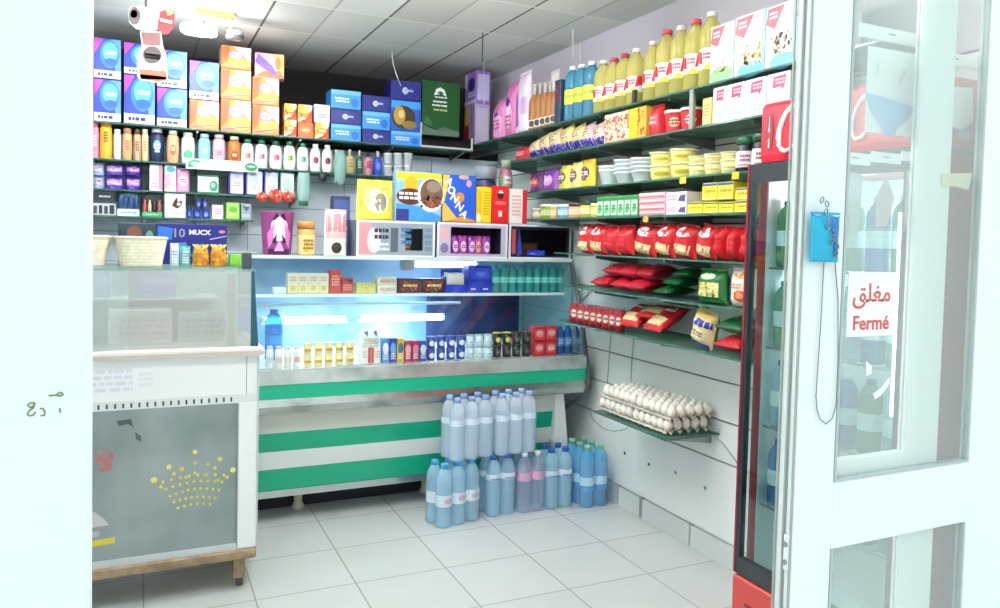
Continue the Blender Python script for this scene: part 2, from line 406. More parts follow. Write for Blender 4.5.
# ---- sliding glass door: outer leaf
D1 = bpy.data.objects.new('door_1', None); COL.objects.link(D1); D1['kind'] = 'structure'
YF = 1.30
TH = .022
XD = 1.304
fr = MB()
fr.box(XD, 1.426, YF, YF+TH, 0, 2.35, M_alu, ch=.003); fr.box(1.898, 2.62, YF, YF+TH, 0, 2.35, M_alu, ch=.003)
fr.box(1.426, 1.898, YF, YF+TH, .757, .915, M_alu, ch=.003); fr.box(1.426, 1.898, YF, YF+TH, 0, .12, M_alu); fr.box(1.426, 1.898, YF, YF+TH, 2.2, 2.35, M_alu)
obj('frame', fr, D1)
M_veiled = mat('#fcfefd', .02, 'g', hz=.21, r0=.04, rg=.3); M_clear_inner = mat('#fdfefe', .02, 'g', r0=.02, rg=.25)  # outer pane: white haze painted in for the milky reflection of the street
gk = mat('#b9c4c2', .5)
for nm, z0, z1 in (('upper_glazing_bead', .915, 2.2), ('lower_glazing_bead', .12, .757)):
    g = MB(); g.prism([(1.4265, z0), (1.8975, z0), (1.8975, z0+.005), (1.4325, z0+.005), (1.4325, z1), (1.4265, z1)], YF-.001, YF+TH-.001, gk); g.box(1.8915, 1.8975, YF-.001, YF+TH-.001, z0+.005, z1, gk)
    obj(nm, g, D1)
obj('upper_pane', MB().box(1.4325, 1.8915, YF+.009, YF+.013, .92, 2.2, M_veiled), D1)
obj('lower_pane', MB().box(1.4325, 1.8915, YF+.009, YF+.013, .125, .757, M_veiled), D1)
lk = MB(); lk.box(XD-.006, XD, YF+.002, YF+.02, .725, .805, M_alu, ch=.002); lk.lathe([(.006, -.003), (.006, .002)], M_grey, 10, c=(XD-.007, YF+.011, .745), axis='x'); lk.lathe([(.006, -.003), (.006, .002)], M_grey, 10, c=(XD-.007, YF+.011, .785), axis='x')
obj('lock_plate', lk, D1)
for pts in (((866, 361), (872, 366), (871, 374), (866, 376)), ((890, 377), (889, 384), (880, 396), (875, 399), (873, 394), (881, 388))):
    st = MB(); st.prism([(onY(px, py, YF+.0085)[0], onY(px, py, YF+.0085)[2]) for px, py in pts], YF+.0075, YF+.0088, WHITE); obj('sticker_scrap', st, D1)
# inner leaf
D2 = bpy.data.objects.new('door_2', None); COL.objects.link(D2); D2['kind'] = 'structure'
Y2 = 1.327
fr = MB()
fr.box(XD, 1.44, Y2, Y2+TH, 0, 2.35, M_alu, ch=.003); fr.box(1.69, 1.815, Y2, Y2+TH, 0, 2.35, M_alu, ch=.003)
fr.box(1.44, 1.69, Y2, Y2+TH, .79, .955, M_alu, ch=.003); fr.box(1.44, 1.69, Y2, Y2+TH, 0, .12, M_alu); fr.box(1.44, 1.69, Y2, Y2+TH, 2.2, 2.35, M_alu)
obj('frame', fr, D2)
obj('upper_pane', MB().box(1.44, 1.69, Y2+.009, Y2+.013, .955, 2.2, M_clear_inner), D2)
obj('lower_pane', MB().box(1.44, 1.69, Y2+.009, Y2+.013, .12, .79, M_clear_inner), D2)
for k, y in enumerate((YF-.0005, YF+TH+.0008, Y2+TH-.002)):
    struct('trim_%d' % (k+1), MB().box(XD-.005, XD-.0005, y, y+.004, 0, 2.35, mat('#a7aca3', .5)))

# closed sign on the glass
S = onY(847, 300, 1.309)[0]; E_ = onY(894, 300, 1.309)[0]; zt = onY(870, 272, 1.309)[2]; zb = onY(870, 336, 1.309)[2]
sg = thing('closed_sign', 'white paper closed sign with red Arabic and French lettering on the door glass', 'sign', ((S+E_)/2, YF+.0065, zb))
sw, sh = E_-S, zt-zb
obj('paper', MB().box(-sw/2, sw/2, 0, .002, 0, sh, P('#fbfcfc')), sg)
rm = P('#e0605c')
a = obj('arabic_lettering', text_mesh('\ufed6\ufee0\ufed0\ufee3', sw*.38, rm, bold=.0006), sg); a.location = (0, -.0006, sh*.66)
a = obj('french_lettering', text_mesh('Fermé', sw*.3, rm, bold=.0009), sg); a.location = (0, -.0006, sh*.2)

# things hung behind the door glass
def clear_bag(px0, px1, py0, py1, Y, label, inner, group='clear bags behind the door glass'):
    x0 = onY(px0, (py0+py1)/2, Y)[0]; x1 = onY(px1, (py0+py1)/2, Y)[0]; zt = onY((px0+px1)/2, py0, Y)[2]; zb = onY((px0+px1)/2, py1, Y)[2]
    w, h = x1-x0, zt-zb
    sp = pouch(w, h*.9, .028, mat('#fbfdfd', .15, 'c', a=.08), seed=int(px0), stand=False, part='clear_pouch')
    t = put([sp[0]], 'clear_bag', label, 'bag', ((x0+x1)/2, Y, zb), group=group)
    hd = MB().box(-w/2, w/2, .0125, .0155, h*.88, h, P('#f5f8f8')); hd.box(-.012, .012, .0118, .0126, h*.94, h*.955, M_grey)
    obj('header_card', hd, t)
    for nm, decs in inner:
        obj(nm, MB().deco(decs, lambda x: (x-.5)*w*.9, lambda z: h*.86*z+.01, lambda X, Z: .0125, e0=.002), t)
    return t
WB = P('#fbfcfc')
clear_bag(862, 925, 27, 140, 1.365, 'large clear zip bag of white clothing with a sky blue patch behind the door glass', [('white_garment', [('r', .08, .02, .95, .9, WB), ('p', [(.04, .42), (.5, .39), (.96, .33), (.84, .2), (.66, .1), (.6, .0), (.42, .02), (.3, .14), (.16, .24)], P('#9cc3ee')), ('r', .22, .62, .27, .74, P('#dde4e6')), ('p', [(.6, .55), (.7, .72), (.74, .7), (.66, .54)], P('#dde4e6'))])])
clear_bag(929, 986, 52, 152, 1.365, 'clear zip bag with plain white card beside the blue patched bag', [('white_card', [('p', [(.15, .7), (.85, .75), (.9, .35), (.7, .22), (.2, .3)], WB), ('e', .72, .17, .13, .08, P('#aab2b3'))])])
clear_bag(842, 873, 152, 250, 1.365, 'crumpled clear plastic bag nearest the turquoise pouch on the door', [('folded_film', [('p', [(.2, .9), (.8, .85), (.7, .1), (.3, .05)], mat('#cfd8d8', .2, 'c', a=.6))])])
clear_bag(874, 904, 152, 238, 1.365, 'clear plastic bag with dull pink contents above the closed sign', [('pink_contents', [('p', [(.15, .5), (.5, .8), (.85, .5), (.6, .1), (.2, .1)], P('#d7c3c1'))])])
clear_bag(905, 937, 152, 232, 1.365, 'clear plastic bag of beige sachets below the blue patched bag', [('beige_sachets', [('r', .1, .05, .9, .85, P('#dccfc4')), ('s', .15, .1, .85, .8, P('#b59f93'), 7)])])
tp = MB(); q = [onY(px, py, 1.325) for px, py in ((941, 174), (972, 173), (968, 190), (953, 186), (942, 188))]
tp.prism([(p[0], p[2]) for p in q], 1.3235, 1.3262, P('#e3e0b4')); o = obj('tape', tp); tag(o, 'scrap of yellowed tape on the white inner door stile', 'tape')
# turquoise pouch on a chain, cable
x0, x1 = onY(809, 235, 1.285)[0], onY(838, 235, 1.285)[0]; zt, zb = onY(823, 212, 1.285)[2], onY(823, 262, 1.285)[2]
tw, th = x1-x0, zt-zb
t = put(pouch(tw, th*.95, .02, mat('#25b4dc', .4), [('p', [(.55, .98), (.95, .98), (.95, .05), (.78, .1)], P('#1b78c8'))], seed=4, stand=False, part='pouch'), 'hanging_pouch', 'turquoise plastic pouch hung on the white door stile', 'pouch', ((x0+x1)/2, 1.272, zb))
ch = MB(); pts = [onY(px, py, 1.268) for px, py in ((822, 200), (827, 204), (826, 212), (829, 219), (828, 226), (833, 233), (832, 241), (837, 246), (836, 254))]
for i, p in enumerate(pts):
    ring = [Vector(p)+Vector((.005*math.cos(a*PI/4), .002*math.sin(a*PI/4)*(1 if i % 2 else -1), .007*math.sin(a*PI/4))) for a in range(9)]
    ch.tube(ring, .0014, M_steel, 5)
c = obj('chain', ch); tag(c, 'silver chain dangling in front of the turquoise pouch', 'chain')
cb = MB(); cb.tube([onY(px, py, 1.294) for px, py in ((824, 262), (823, 280), (821, 320), (818, 365), (816, 396), (817, 410), (820, 419), (826, 424), (832, 419), (836, 405), (838, 360), (838, 300), (835, 262))], .0013, P('#7d8583'), 6)
tag(obj('string_loop', cb), 'long thin string loop hanging from the turquoise pouch down the door stile', 'string')

# ================================================================ FIXTURES
def glass_shelf(name_label, x0, x1, y0, y1, z, brackets, wall, group, wid=.008):
    t = thing('glass_shelf', name_label, 'shelf', ((x0+x1)/2, (y0+y1)/2, z), group=group)
    cx, cy = (x0+x1)/2, (y0+y1)/2
    obj('pane', MB().box(x0-cx, x1-cx, y0-cy, y1-cy, -wid, 0, M_shelfglass), t)
    e = MB()
    if wall == 'back': e.box(x0-cx, x1-cx, y0-cy-.0015, y0-cy, -wid, -.0004, M_edge)
    else: e.box(x0-cx-.0015, x0-cx, y0-cy, y1-cy, -wid, -.0004, M_edge); e.box(x0-cx, x1-cx, y0-cy-.0015, y0-cy, -wid, -.0004, M_edge)
    obj('front_edge', e, t)
    for q in brackets:
        b = MB()
        if wall == 'back': b.prism([(y1-cy, -wid-.001), (y0-cy+.03, -wid-.001), (y0-cy+.03, -wid-.012), (y1-cy, -wid-.05)], q-cx-.006, q-cx+.006, M_steel, axis='x')
        else:
            b.prism([(x1-cx, -wid-.001), (x1-cx, -wid-.05), (x0-cx+.03, -wid-.012), (x0-cx+.03, -wid-.001)], q-cy-.006, q-cy+.006, M_steel, axis='y')
        obj('bracket', b, t)
    return t
YS = 5.15
ZA, ZB_, ZCc, ZD = 2.06, 1.852, 1.682, 1.527
gb = 'glass shelves on the back wall'
glass_shelf('long top glass shelf on the back wall under the washing powder boxes', -.9, 2.06, YS, YB-.002, ZA, (-.3, .3, .9, 1.5, 2.0), 'back', gb)
glass_shelf('glass shelf on the back wall under the shampoo bottles', -.9, 1.62, YS+.01, YB-.002, ZB_, (-.3, .3, .9, 1.4), 'back', gb)
glass_shelf('glass shelf on the back wall under the purple pad packs', -.9, .92, YS+.03, YB-.002, ZCc, (-.3, .3, .88), 'back', gb)
glass_shelf('lowest glass shelf on the back wall above the cream baskets', -.9, .62, YS-.005, YB-.002, ZD, (-.3, .02, .3, .58), 'back', gb)
# white front strip with shop lettering under the shampoo
x0, x1 = onY(186, 163, YS)[0], onY(258, 168, YS)[0]
t = thing('shelf_banner', 'white shelf strip with faint green lettering below the shampoo bottles', 'banner', (x0, YS-.001, ZB_-.03))
obj('strip', MB().box(0, x1-x0, 0, .002, 0, .062, P('#e3f1ec')), t)
lm = text_mesh('Palmolive', .042, P('#7fa79b')); o = obj('lettering', lm, t); o.location = ((x1-x0)*.5, -.001, .03)
obj('green_oval', MB().deco([('e', .9, .5, .09, .42, P('#1f8a5b')), ('e', .9, .55, .06, .08, P('#bfe6d3'))], lambda x: x*(x1-x0), lambda z: z*.062, lambda a, b: -.0005), t)
obj('green_motif', MB().deco([('p', [(.02, .1), (.1, .2), (.2, .75), (.12, .95), (.04, .7)], P('#3d9a72')), ('e', .12, .5, .06, .2, P('#a6d6c2'))], lambda x: x*(x1-x0), lambda z: z*.062, lambda a, b: -.0005), t)

XS = 2.085
RZ = {1: 2.112, 2: 1.945, 3: 1.74, 4: 1.578, 5: 1.387, 6: 1.205, 7: 1.008}
gr = 'glass shelves on the right wall'
names = {1: 'highest glass shelf on the right wall carrying the oil bottles', 2: 'glass shelf on the right wall carrying chips bags and noodle boxes', 3: 'glass shelf on the right wall carrying yellow tubs', 4: 'glass shelf on the right wall carrying green tea boxes',
         5: 'glass shelf on the right wall carrying upright red pasta bags', 6: 'glass shelf on the right wall carrying the upright green bag', 7: 'lowest wide glass shelf on the right wall carrying red cans'}
yfar = {1: 5.42, 2: 5.0, 3: 4.75, 4: 4.6, 5: 3.95, 6: 3.88, 7: 3.93}
for k in RZ:
    near = 1.75 if k == 1 else 2.06
    glass_shelf(names[k], XS, XR-.002, near, yfar[k], RZ[k], [y for y in (1.85 if k == 1 else 2.4, 2.95, 3.55, 4.2, 4.8) if near < y < yfar[k]], 'right', gr)
# egg shelf with wire and bracket arm
ZE = .59
t = glass_shelf('small low glass shelf on the right wall under the egg trays', 2.075, XR-.002, 2.84, 3.46, ZE, (2.9, 3.4), 'right', gr)
wires = []
def wire(label, pts, r=.0022, c='#7d8a86', name='wire'):
    tag(obj(name, MB().tube(pts, r, P(c) if isinstance(c, str) else c, 6)), label, 'wire')
wire('thin wire looped below the egg shelf', [(2.08, 3.5, .575), (2.1, 3.5, .53), (2.13, 3.44, .495), (2.15, 3.38, .495), (2.17, 3.3, .52), (2.17, 3.25, .565)])
wire('bare hanging wire on the right wall behind the egg trays', [(2.372, 3.78, 1.0), (2.372, 3.8, .8), (2.372, 3.81, .64)])
wire('second hanging wire on the right wall nearer the red pasta bags', [(2.372, 3.55, 1.0), (2.372, 3.57, .8), (2.372, 3.57, .66)])
wire('bent wire end on the right wall beside the cooler', [(2.3, 2.78, .6), (2.32, 2.74, .57), (2.36, 2.7, .5), (2.374, 2.68, .46)])
wire('slanting wire across the bare right wall above the red cans', [(2.374, 4.2, 1.06), (2.374, 3.95, 1.2), (2.374, 3.78, 1.36)])

# ---- left counter
CX1, CYF = .435, 3.37
t = thing('display_counter', 'white glass topped sales counter with yellow dotted crown panel and wooden base', 'counter', (-.2, CYF, 0))
def L_(x): return x+.2
def W_(y): return y-CYF
wm = mat('#f1f3f2', .35); wood = mat('#8d765c', .7, 'n', c2='#a98f70', sc=18)
X0c, Yb = -1.0, 3.88
b = MB(); b.box(L_(X0c), L_(.405), W_(CYF+.01), W_(Yb), .165, .79, wm); obj('cabinet_body', b, t)
b = MB(); b.box(L_(X0c), L_(.43), W_(CYF-.02), W_(Yb+.01), .125, .165, wood, ch=.006); obj('wooden_base', b, t)
for x in (.37, -.9):
    for y in (CYF+.01, Yb-.05):
        o = obj('leg', MB().box(L_(x-.025), L_(x+.02), W_(y), W_(y+.04), .04, .125, wood), t)
        obj('wheel', MB().lathe([(.02, -.012), (.022, -.008), (.022, .008), (.02, .012)], mat('#4b4a48', .5), 14, c=(L_(x), W_(y+.02), .0225), axis='x'), o)
b = MB(); b.box(L_(X0c), L_(.43), W_(CYF), W_(CYF+.012), .8, .955, wm); b.box(L_(.385), L_(.388), W_(CYF-.001), W_(CYF), .8, .955, M_grey)
b.deco([('s', .02, .2, .3, .8, P('#dcdfe9'), 4), ('s', .33, .3, .42, .7, P('#e7e7ee'), 3)], lambda x: L_(-.2)+x*.58, lambda z: .8+z*.155, lambda x, z: 0); obj('upper_panel', b, t)
b = MB(); b.box(L_(X0c), L_(.43), W_(CYF-.004), W_(CYF+.012), .765, .8, mat('#dfe4e3', .35))
for k in range(19): x = -.17+k*.0275; b.box(L_(x), L_(x+.007), W_(CYF-.0048), W_(CYF-.003), .772, .79, mat('#3d4345', .6))
obj('vent_strip', b, t)
b = MB(); b.box(L_(X0c), L_(.45), W_(CYF-.025), W_(Yb+.01), .955, .992, mat('#e9e4dd', .3), ch=.006); b.box(L_(X0c), L_(.45), W_(CYF-.026), W_(CYF-.0255), .962, .976, mat('#cdbfb4', .5)); obj('ledge', b, t)
fm = MB()
fm.box(L_(.355), L_(.43), W_(CYF-.006), W_(CYF+.01), .165, .765, wm, ch=.004); fm.box(L_(X0c), L_(.355), W_(CYF-.006), W_(CYF+.01), .165, .192, mat('#c9cfd0', .3)); fm.box(L_(.352), L_(.3555), W_(CYF-.007), W_(CYF+.008), .18, .765, M_grey)
fm.box(L_(.428), L_(.434), W_(CYF-.008), W_(Yb), .165, .955, mat('#c6cccb', .3))
obj('front_frame', fm, t)
pn = MB(); pn.box(L_(X0c), L_(.352), W_(CYF-.002), W_(CYF+.009), .192, .765, mat('#7d8a8a', .25, 'n', c2='#a3adad', sc=2.4, lo=.35, hi=.7)); obj('poster_panel', pn, t)
cr = MB(); yl = P('#ddd14a'); yl2 = P('#e9e27a')
def dot(px, py, r):
    p = onY(px, py, CYF-.0028); cr.lathe([(r, -.0006), (r, .0004)], yl if r < .009 else yl2, 10, c=(L_(p[0]), W_(p[1]), p[2]), axis='y')
for i, (x0_, x1_) in enumerate(((152, 240),)):
    pass
crown_rows = [((178, 508), (210, 504), 6, 2), ((174, 502), (215, 498), 8, 3), ((170, 496), (219, 490), 9, 4), ((166, 489), (222, 482), 9, 4), ((163, 482), (224, 475), 8, 3)]
for (a0, b0), (a1, b1), n, sag in crown_rows:
    for k in range(n):
        f = k/(n-1); dot(a0+(a1-a0)*f, b0+(b1-b0)*f-sag*math.sin(PI*f), .0058)
for px, py, r in ((154, 480, .012), (161, 487, .007), (169, 467, .0095), (174, 474, .006), (182, 469, .0085), (186, 477, .006), (195, 452, .009), (195, 463, .006), (195, 473, .006), (208, 464, .007), (205, 475, .006), (215, 468, .007), (220, 459, .0085), (218, 480, .006), (227, 477, .007), (233, 470, .011)): dot(px, py, r)
obj('dotted_crown', cr, t)
def pp(nm, pts, m):
    pm = MB(); pm.prism([(L_(onY(x, y, CYF-.0025)[0]), onY(x, y, CYF-.0025)[2]) for x, y in pts], W_(CYF-.0028), W_(CYF-.0021), m); obj(nm, pm, t)
pp('yellow_strip', [(91, 541), (115, 537), (115, 543), (91, 547)], P('#d8c63a')); pp('red_patch', [(96, 452), (104, 446), (114, 455), (112, 470), (100, 472), (95, 462)], mat('#b0696a', .4, 'n', c2='#8d8686', sc=30))
pp('dark_scuff', [(116, 421), (131, 419), (134, 428), (128, 424), (119, 426)], P('#4b5456')); pp('dark_scuff', [(135, 432), (141, 436), (141, 442), (136, 439)], P('#4b5456')); pp('pale_scrap', [(91, 510), (103, 518), (109, 525), (91, 528)], P('#c9c3c2')); pp('pale_scrap', [(91, 532), (100, 531), (98, 537), (91, 538)], P('#b9b3b4'))
gl = MB()
gl.box(L_(X0c), L_(.40), W_(CYF), W_(CYF+.006), .992, 1.295, mat('#fafdfc', .02, 'g', r0=.42)); obj('front_pane', gl, t)
obj('end_pane', MB().box(L_(.4), L_(.407), W_(CYF), W_(Yb), .992, 1.3, mat('#eef6f5', .05, 'c', a=.2)), t)
obj('end_edge', MB().prism([(L_(.4005), 1.303), (L_(.411), 1.303), (L_(.43), .992), (L_(.4005), .992)], W_(CYF-.004), W_(CYF+.006), mat('#24525c', .25)), t)
obj('top_pane', MB().box(L_(X0c), L_(.415), W_(CYF-.006), W_(Yb), 1.295, 1.303, mat('#e6f4f0', .05, 'c', a=.25)), t)
obj('corner_post', MB().box(L_(.315), L_(.345), W_(CYF+.02), W_(CYF+.05), .992, 1.29, mat('#e4e4de', .4), ch=.003), t)
obj('back_panel', MB().box(L_(X0c), L_(.40), W_(Yb-.02), W_(Yb-.005), .992, 1.29, mat('#e8f1f1', .4)), t)
o = obj('inner_shelf', MB().box(L_(X0c), L_(.3), W_(CYF+.22), W_(Yb-.025), 1.165, 1.173, mat('#eef7f6', .2)), t)
obj('edge_clamp', MB().box(L_(.365), L_(.4), W_(CYF-.012), W_(CYF+.03), 1.3035, 1.372, mat('#3a4446', .4), ch=.004), t)

# ---- serve-over fridge with green stripes
FX0, FX1 = .30, 2.135
t = thing('serve_over_fridge', 'long glass fronted counter fridge with green and white striped front', 'fridge', (1.3, 4.0, 0))
def l(x): return x-1.3
def y_(y): return y-4.0
def stripe(name, z1, z0, m):
    f = lambda z: 3.99+(.57-z)*.2
    obj(name, MB().prism([(y_(f(z1)), z1), (y_(f(z0)), z0), (y_(f(z0)+.05), z0), (y_(f(z1)+.05), z1)], l(FX0), l(FX1), m, axis='x'), t)
stripe('cream_stripe', .57, .472, mat('#dcdcd2', .35)); stripe('green_stripe', .4715, .375, M_green); stripe('white_stripe', .3745, .282, mat('#f0f3f1', .35)); stripe('green_stripe', .2815, .172, M_green)
obj('kick_trim', MB().prism([(y_(4.055), .1715), (y_(4.06), .135), (y_(4.13), .135), (y_(4.13), .1715)], l(FX0), l(FX1), M_chrome, axis='x'), t)
obj('end_post', MB().prism([(l(FX1), .57), (l(FX1+.055), .57), (l(FX1+.105), .14), (l(FX1+.045), .14), (l(FX1), .3)], y_(3.985), y_(4.06), mat('#e9edea', .35)), t)
obj('carcass', MB().box(l(FX0), l(2.2), y_(4.14), y_(4.98), .14, .7, mat('#c9cfce', .5)), t)
for x in (.75, 1.45, 2.1):
    for y in (4.24, 4.8): obj('foot', MB().lathe([(.02, .001), (.03, .01), (.03, .03), (.022, .04), (.022, .14)], mat('#cfc9b2', .5), 12, c=(l(x), y_(y), 0)), t)
obj('plinth', MB().box(l(.4), l(2.1), y_(4.3), y_(4.9), .002, .139, mat('#23272a', .7)), t)
b = MB(); pr = [(3.93, .655), (3.918, .62), (3.93, .585), (3.98, .572), (4.02, .572), (4.02, .655)]
b.prism([(y_(a), z) for a, z in pr], l(FX0), l(2.3), mat('#b5b9b6', .25, 'n', c2='#7e8583', sc=7, lo=.45, hi=.75, me=.9), axis='x'); obj('chrome_bumper', b, t)
obj('bumper_stripe', MB().prism([(y_(3.928), .655), (y_(3.925), .725), (y_(4.0), .725), (y_(4.0), .655)], l(FX0), l(2.3), M_green, axis='x'), t)
b = MB(); b.prism([(y_(3.922), .7255), (y_(3.93), .79), (y_(3.945), .797), (y_(3.99), .797), (y_(3.99), .7255)], l(FX0), l(2.3), mat('#c9d0cd', .22, 'n', c2='#7f8a87', sc=6, lo=.4, hi=.85, me=.5), axis='x'); obj('front_lip', b, t)
obj('end_trim', MB().tube([(l(2.31), y_(4.16), 1.33), (l(2.31), y_(4.05), 1.1), (l(2.31), y_(3.95), .8), (l(2.312), y_(3.92), .72), (l(2.312), y_(3.918), .62), (l(2.3), y_(3.94), .56), (l(2.26), y_(4.02), .5), (l(2.22), y_(4.1), .44)], .014, mat('#555c5b', .35)), t)
obj('deck', MB().box(l(FX0), l(2.3), y_(3.99), y_(4.78), .765, .785, mat('#dfe9ea', .3)), t)
obj('liner', MB().box(l(FX0), l(2.3), y_(4.78), y_(4.83), .7, 1.325, mat('#9fc4da', .3, 'n', c2='#5e8fbd', sc=1.6)), t)
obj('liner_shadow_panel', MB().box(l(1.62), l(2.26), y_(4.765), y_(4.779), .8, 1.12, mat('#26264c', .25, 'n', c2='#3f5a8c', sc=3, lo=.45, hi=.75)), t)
obj('service_top', MB().box(l(FX0), l(2.3), y_(4.72), y_(5.14), 1.325, 1.336, mat('#d5dedd', .25)), t)
obj('rear_body', MB().box(l(FX0), l(2.3), y_(4.84), y_(5.13), .7, 1.324, mat('#c2c9c9', .5)), t)
obj('top_pane', MB().box(l(FX0), l(2.305), y_(4.15), y_(4.72), 1.33, 1.337, mat('#dfeeea', .05, 'c', a=.3)), t)
obj('top_rail', MB().box(l(FX0), l(2.305), y_(4.138), y_(4.152), 1.326, 1.343, mat('#c7d4d1', .25)), t)
obj('shelf_pane', MB().box(l(FX0), l(2.3), y_(4.2), y_(4.77), 1.132, 1.14, mat('#e9f5f4', .05, 'c', a=.35)), t)
obj('shelf_rail', MB().box(l(FX0), l(2.3), y_(4.19), y_(4.202), 1.126, 1.142, mat('#e6f0ee', .25)), t)
obj('front_pane', MB().prism([(y_(4.0), .797), (y_(4.14), 1.326), (y_(4.146), 1.326), (y_(4.006), .797)], l(FX0), l(2.295), M_glass, axis='x'), t)
obj('end_pane', MB().prism([(y_(4.01), .797), (y_(4.16), 1.325), (y_(4.77), 1.325), (y_(4.77), .797)], l(2.288), l(2.294), mat('#c3dfe3', .05, 'c', a=.25), axis='x'), t)
tl = mat('#f4f6ff', .5, 'e', s=7)
def tube_light(x0, x1, y, z, r):
    o = obj('tube_lamp', MB().lathe([(r, l(x0)), (r, l(x1))], tl, 14, c=(0, y_(y), z), axis='x'), t)
    q = MB()
    for xa, xb in ((x0-.02, x0), (x1, x1+.02)): q.lathe([(r*1.15, l(xa)), (r*1.15, l(xb))], M_alu, 14, c=(0, y_(y), z), axis='x')
    obj('lamp_holder', q, o)
tube_light(1.42, 1.80, 4.42, 1.296, .017)
tube_light(.62, 1.06, 4.6, .965, .02); tube_light(1.16, 1.66, 4.62, .965, .02)
q = MB().box(l(1.34), l(1.41), y_(4.39), y_(4.45), 1.255, 1.318, mat('#c9c3c9', .4), ch=.003); obj('ballast_box', q, t)
obj('cross_rail', MB().tube([(l(.35), y_(4.4), 1.07), (l(1.7), y_(4.4), 1.07)], .009, mat('#dfeef0', .2)), t)

# ---- red drinks cooler
t = thing('drinks_cooler', 'tall red glass door drinks cooler with white script on its header', 'cooler', (1.78, 1.42, 0))
def c_(x): return x-1.78
def d_(y): return y-1.42
XK, Y0k, Y1k = 1.78, 1.42, 2.02
b = MB(); 
for y0, y1 in ((0, .03), (.57, .6)): b.box(.045, .58, y0, y1, .06, 1.71, M_red)
b.box(.55, .58, .03, .57, .06, 1.71, M_red); b.box(.045, .55, .03, .57, 1.69, 1.71, M_red); obj('cabinet_shell', b, t)
b = MB(); b.box(.53, .549, .031, .569, .37, 1.689, mat('#dbe6e6', .4)); b.box(.05, .529, .031, .569, .361, .37, mat('#dbe6e6', .4)); b.box(.05, .53, .566, .5695, .371, 1.689, mat('#dbe6e6', .4)); b.box(.05, .53, .0305, .034, .371, 1.689, mat('#dbe6e6', .4)); obj('inner_liner', b, t)
b = MB(); b.box(-.01, .58, -.005, .605, .06, .36, mat('#c8433f', .4), ch=.006)
for k in range(8): b.box(-.0115, -.009, .06, .54, .095+k*.026, .105+k*.026, mat('#7c2422', .5))
obj('base_grille', b, t)
for y in (.05, .55):
    for x in (.06, .5): obj('foot', MB().lathe([(.022, .001), (.022, .02), (.012, .025), (.012, .06)], BLACK, 12, c=(x, y, 0)), t)
b = MB(); dk = mat('#2b3238', .3)
b.box(0, .022, 0, .016, .365, 1.715, dk); b.box(0, .022, .586, .6, .365, 1.715, dk); b.box(0, .022, .016, .586, .365, .42, dk); b.box(0, .022, .016, .586, 1.655, 1.715, dk)
dr = obj('door_frame', b, t)
obj('door_trim', MB().box(-.002, .024, .6, .61, .365, 1.715, mat('#7e1626', .35)), dr)
obj('near_trim', MB().box(-.002, .024, -.012, 0, .365, 1.715, mat('#a03a3c', .35)), dr)
obj('door_glass', MB().box(.006, .012, .016, .586, .42, 1.655, mat('#e3f1ef', .03, 'g', r0=.07)), dr)
hd = MB(); hd.prism([(.047, 1.725), (.042, 1.745), (.042, 1.9), (.055, 1.915), (.58, 1.915), (.58, 1.725)], 0, .6, mat('#d21f36', .3)); obj('header', hd, t)
sc = MB(); wht = P('#ffffff')
def stroke(pts, r): # local header face: u to the right (towards the camera), v up
    sc.tube([(.041, .6-(u*1.12-.135), 1.727+v*1.12) for u, v in pts], r, wht, 6)
def arc(cu, cv, ru, rv, a0, a1, n=12, sh=.25): return [(cu+ru*math.cos(R(a0+(a1-a0)*i/n))+sh*rv*math.sin(R(a0+(a1-a0)*i/n)), cv+rv*math.sin(R(a0+(a1-a0)*i/n))) for i in range(n+1)]
stroke(arc(.235, .085, .04, .062, 50, 310), [.004+.006*math.sin(PI*i/12) for i in range(13)])
stroke([(.27, .035), (.31, .022), (.36, .025), (.41, .034)], [.004, .005, .004, .002])
stroke(arc(.30, .075, .02, .028, 0, 360), .0048); stroke(arc(.35, .075, .02, .028, 55, 310), .005); stroke(arc(.395, .075, .018, .028, 0, 360), .0048); stroke([(.418, .1), (.414, .06), (.425, .048)], .0048)
stroke([(.435, .078), (.45, .08)], .005); stroke(arc(.485, .085, .03, .055, 50, 310), .006); stroke(arc(.53, .075, .016, .026, 0, 360), .0046); stroke([(.565, .14), (.552, .06), (.565, .048)], .0046); stroke(arc(.588, .075, .014, .024, 0, 360), .0044)
obj('script_lettering', sc, t)
bt = MB(); bt.deco([('e', .5, .5, .45, .48, P('#7d1f2a')), ('p', [(.42, .1), (.58, .1), (.6, .5), (.54, .65), (.53, .9), (.47, .9), (.46, .65), (.4, .5)], P('#e9b7bb')), ('r', .4, .34, .6, .5, P('#c8182c'))], lambda x: x*.042, lambda z: z*.13, lambda a, b: 0)
me = bt.data('bottle_emblem'); me.transform(Matrix.Translation((.041, .585, 1.755)) @ Matrix.Rotation(-PI/2, 4, 'Z')); obj('bottle_emblem', me, t)
for k, z in enumerate((.6, .86, 1.12, 1.38)):
    b = MB()
    for j in range(9): b.tube([(.06, .06+j*.06, z), (.52, .06+j*.06, z)], .003, M_steel, 5)
    b.tube([(.06, .04, z), (.06, .56, z)], .004, M_steel, 5); b.tube([(.52, .04, z), (.52, .56, z)], .004, M_steel, 5); obj('wire_rack', b, t)

obj('inner_lamp', MB().lathe([(.012, 1.0), (.012, 1.55)], mat('#eafcff', .5, 'e', s=6), 10, c=(.048, .05, 0)), t)

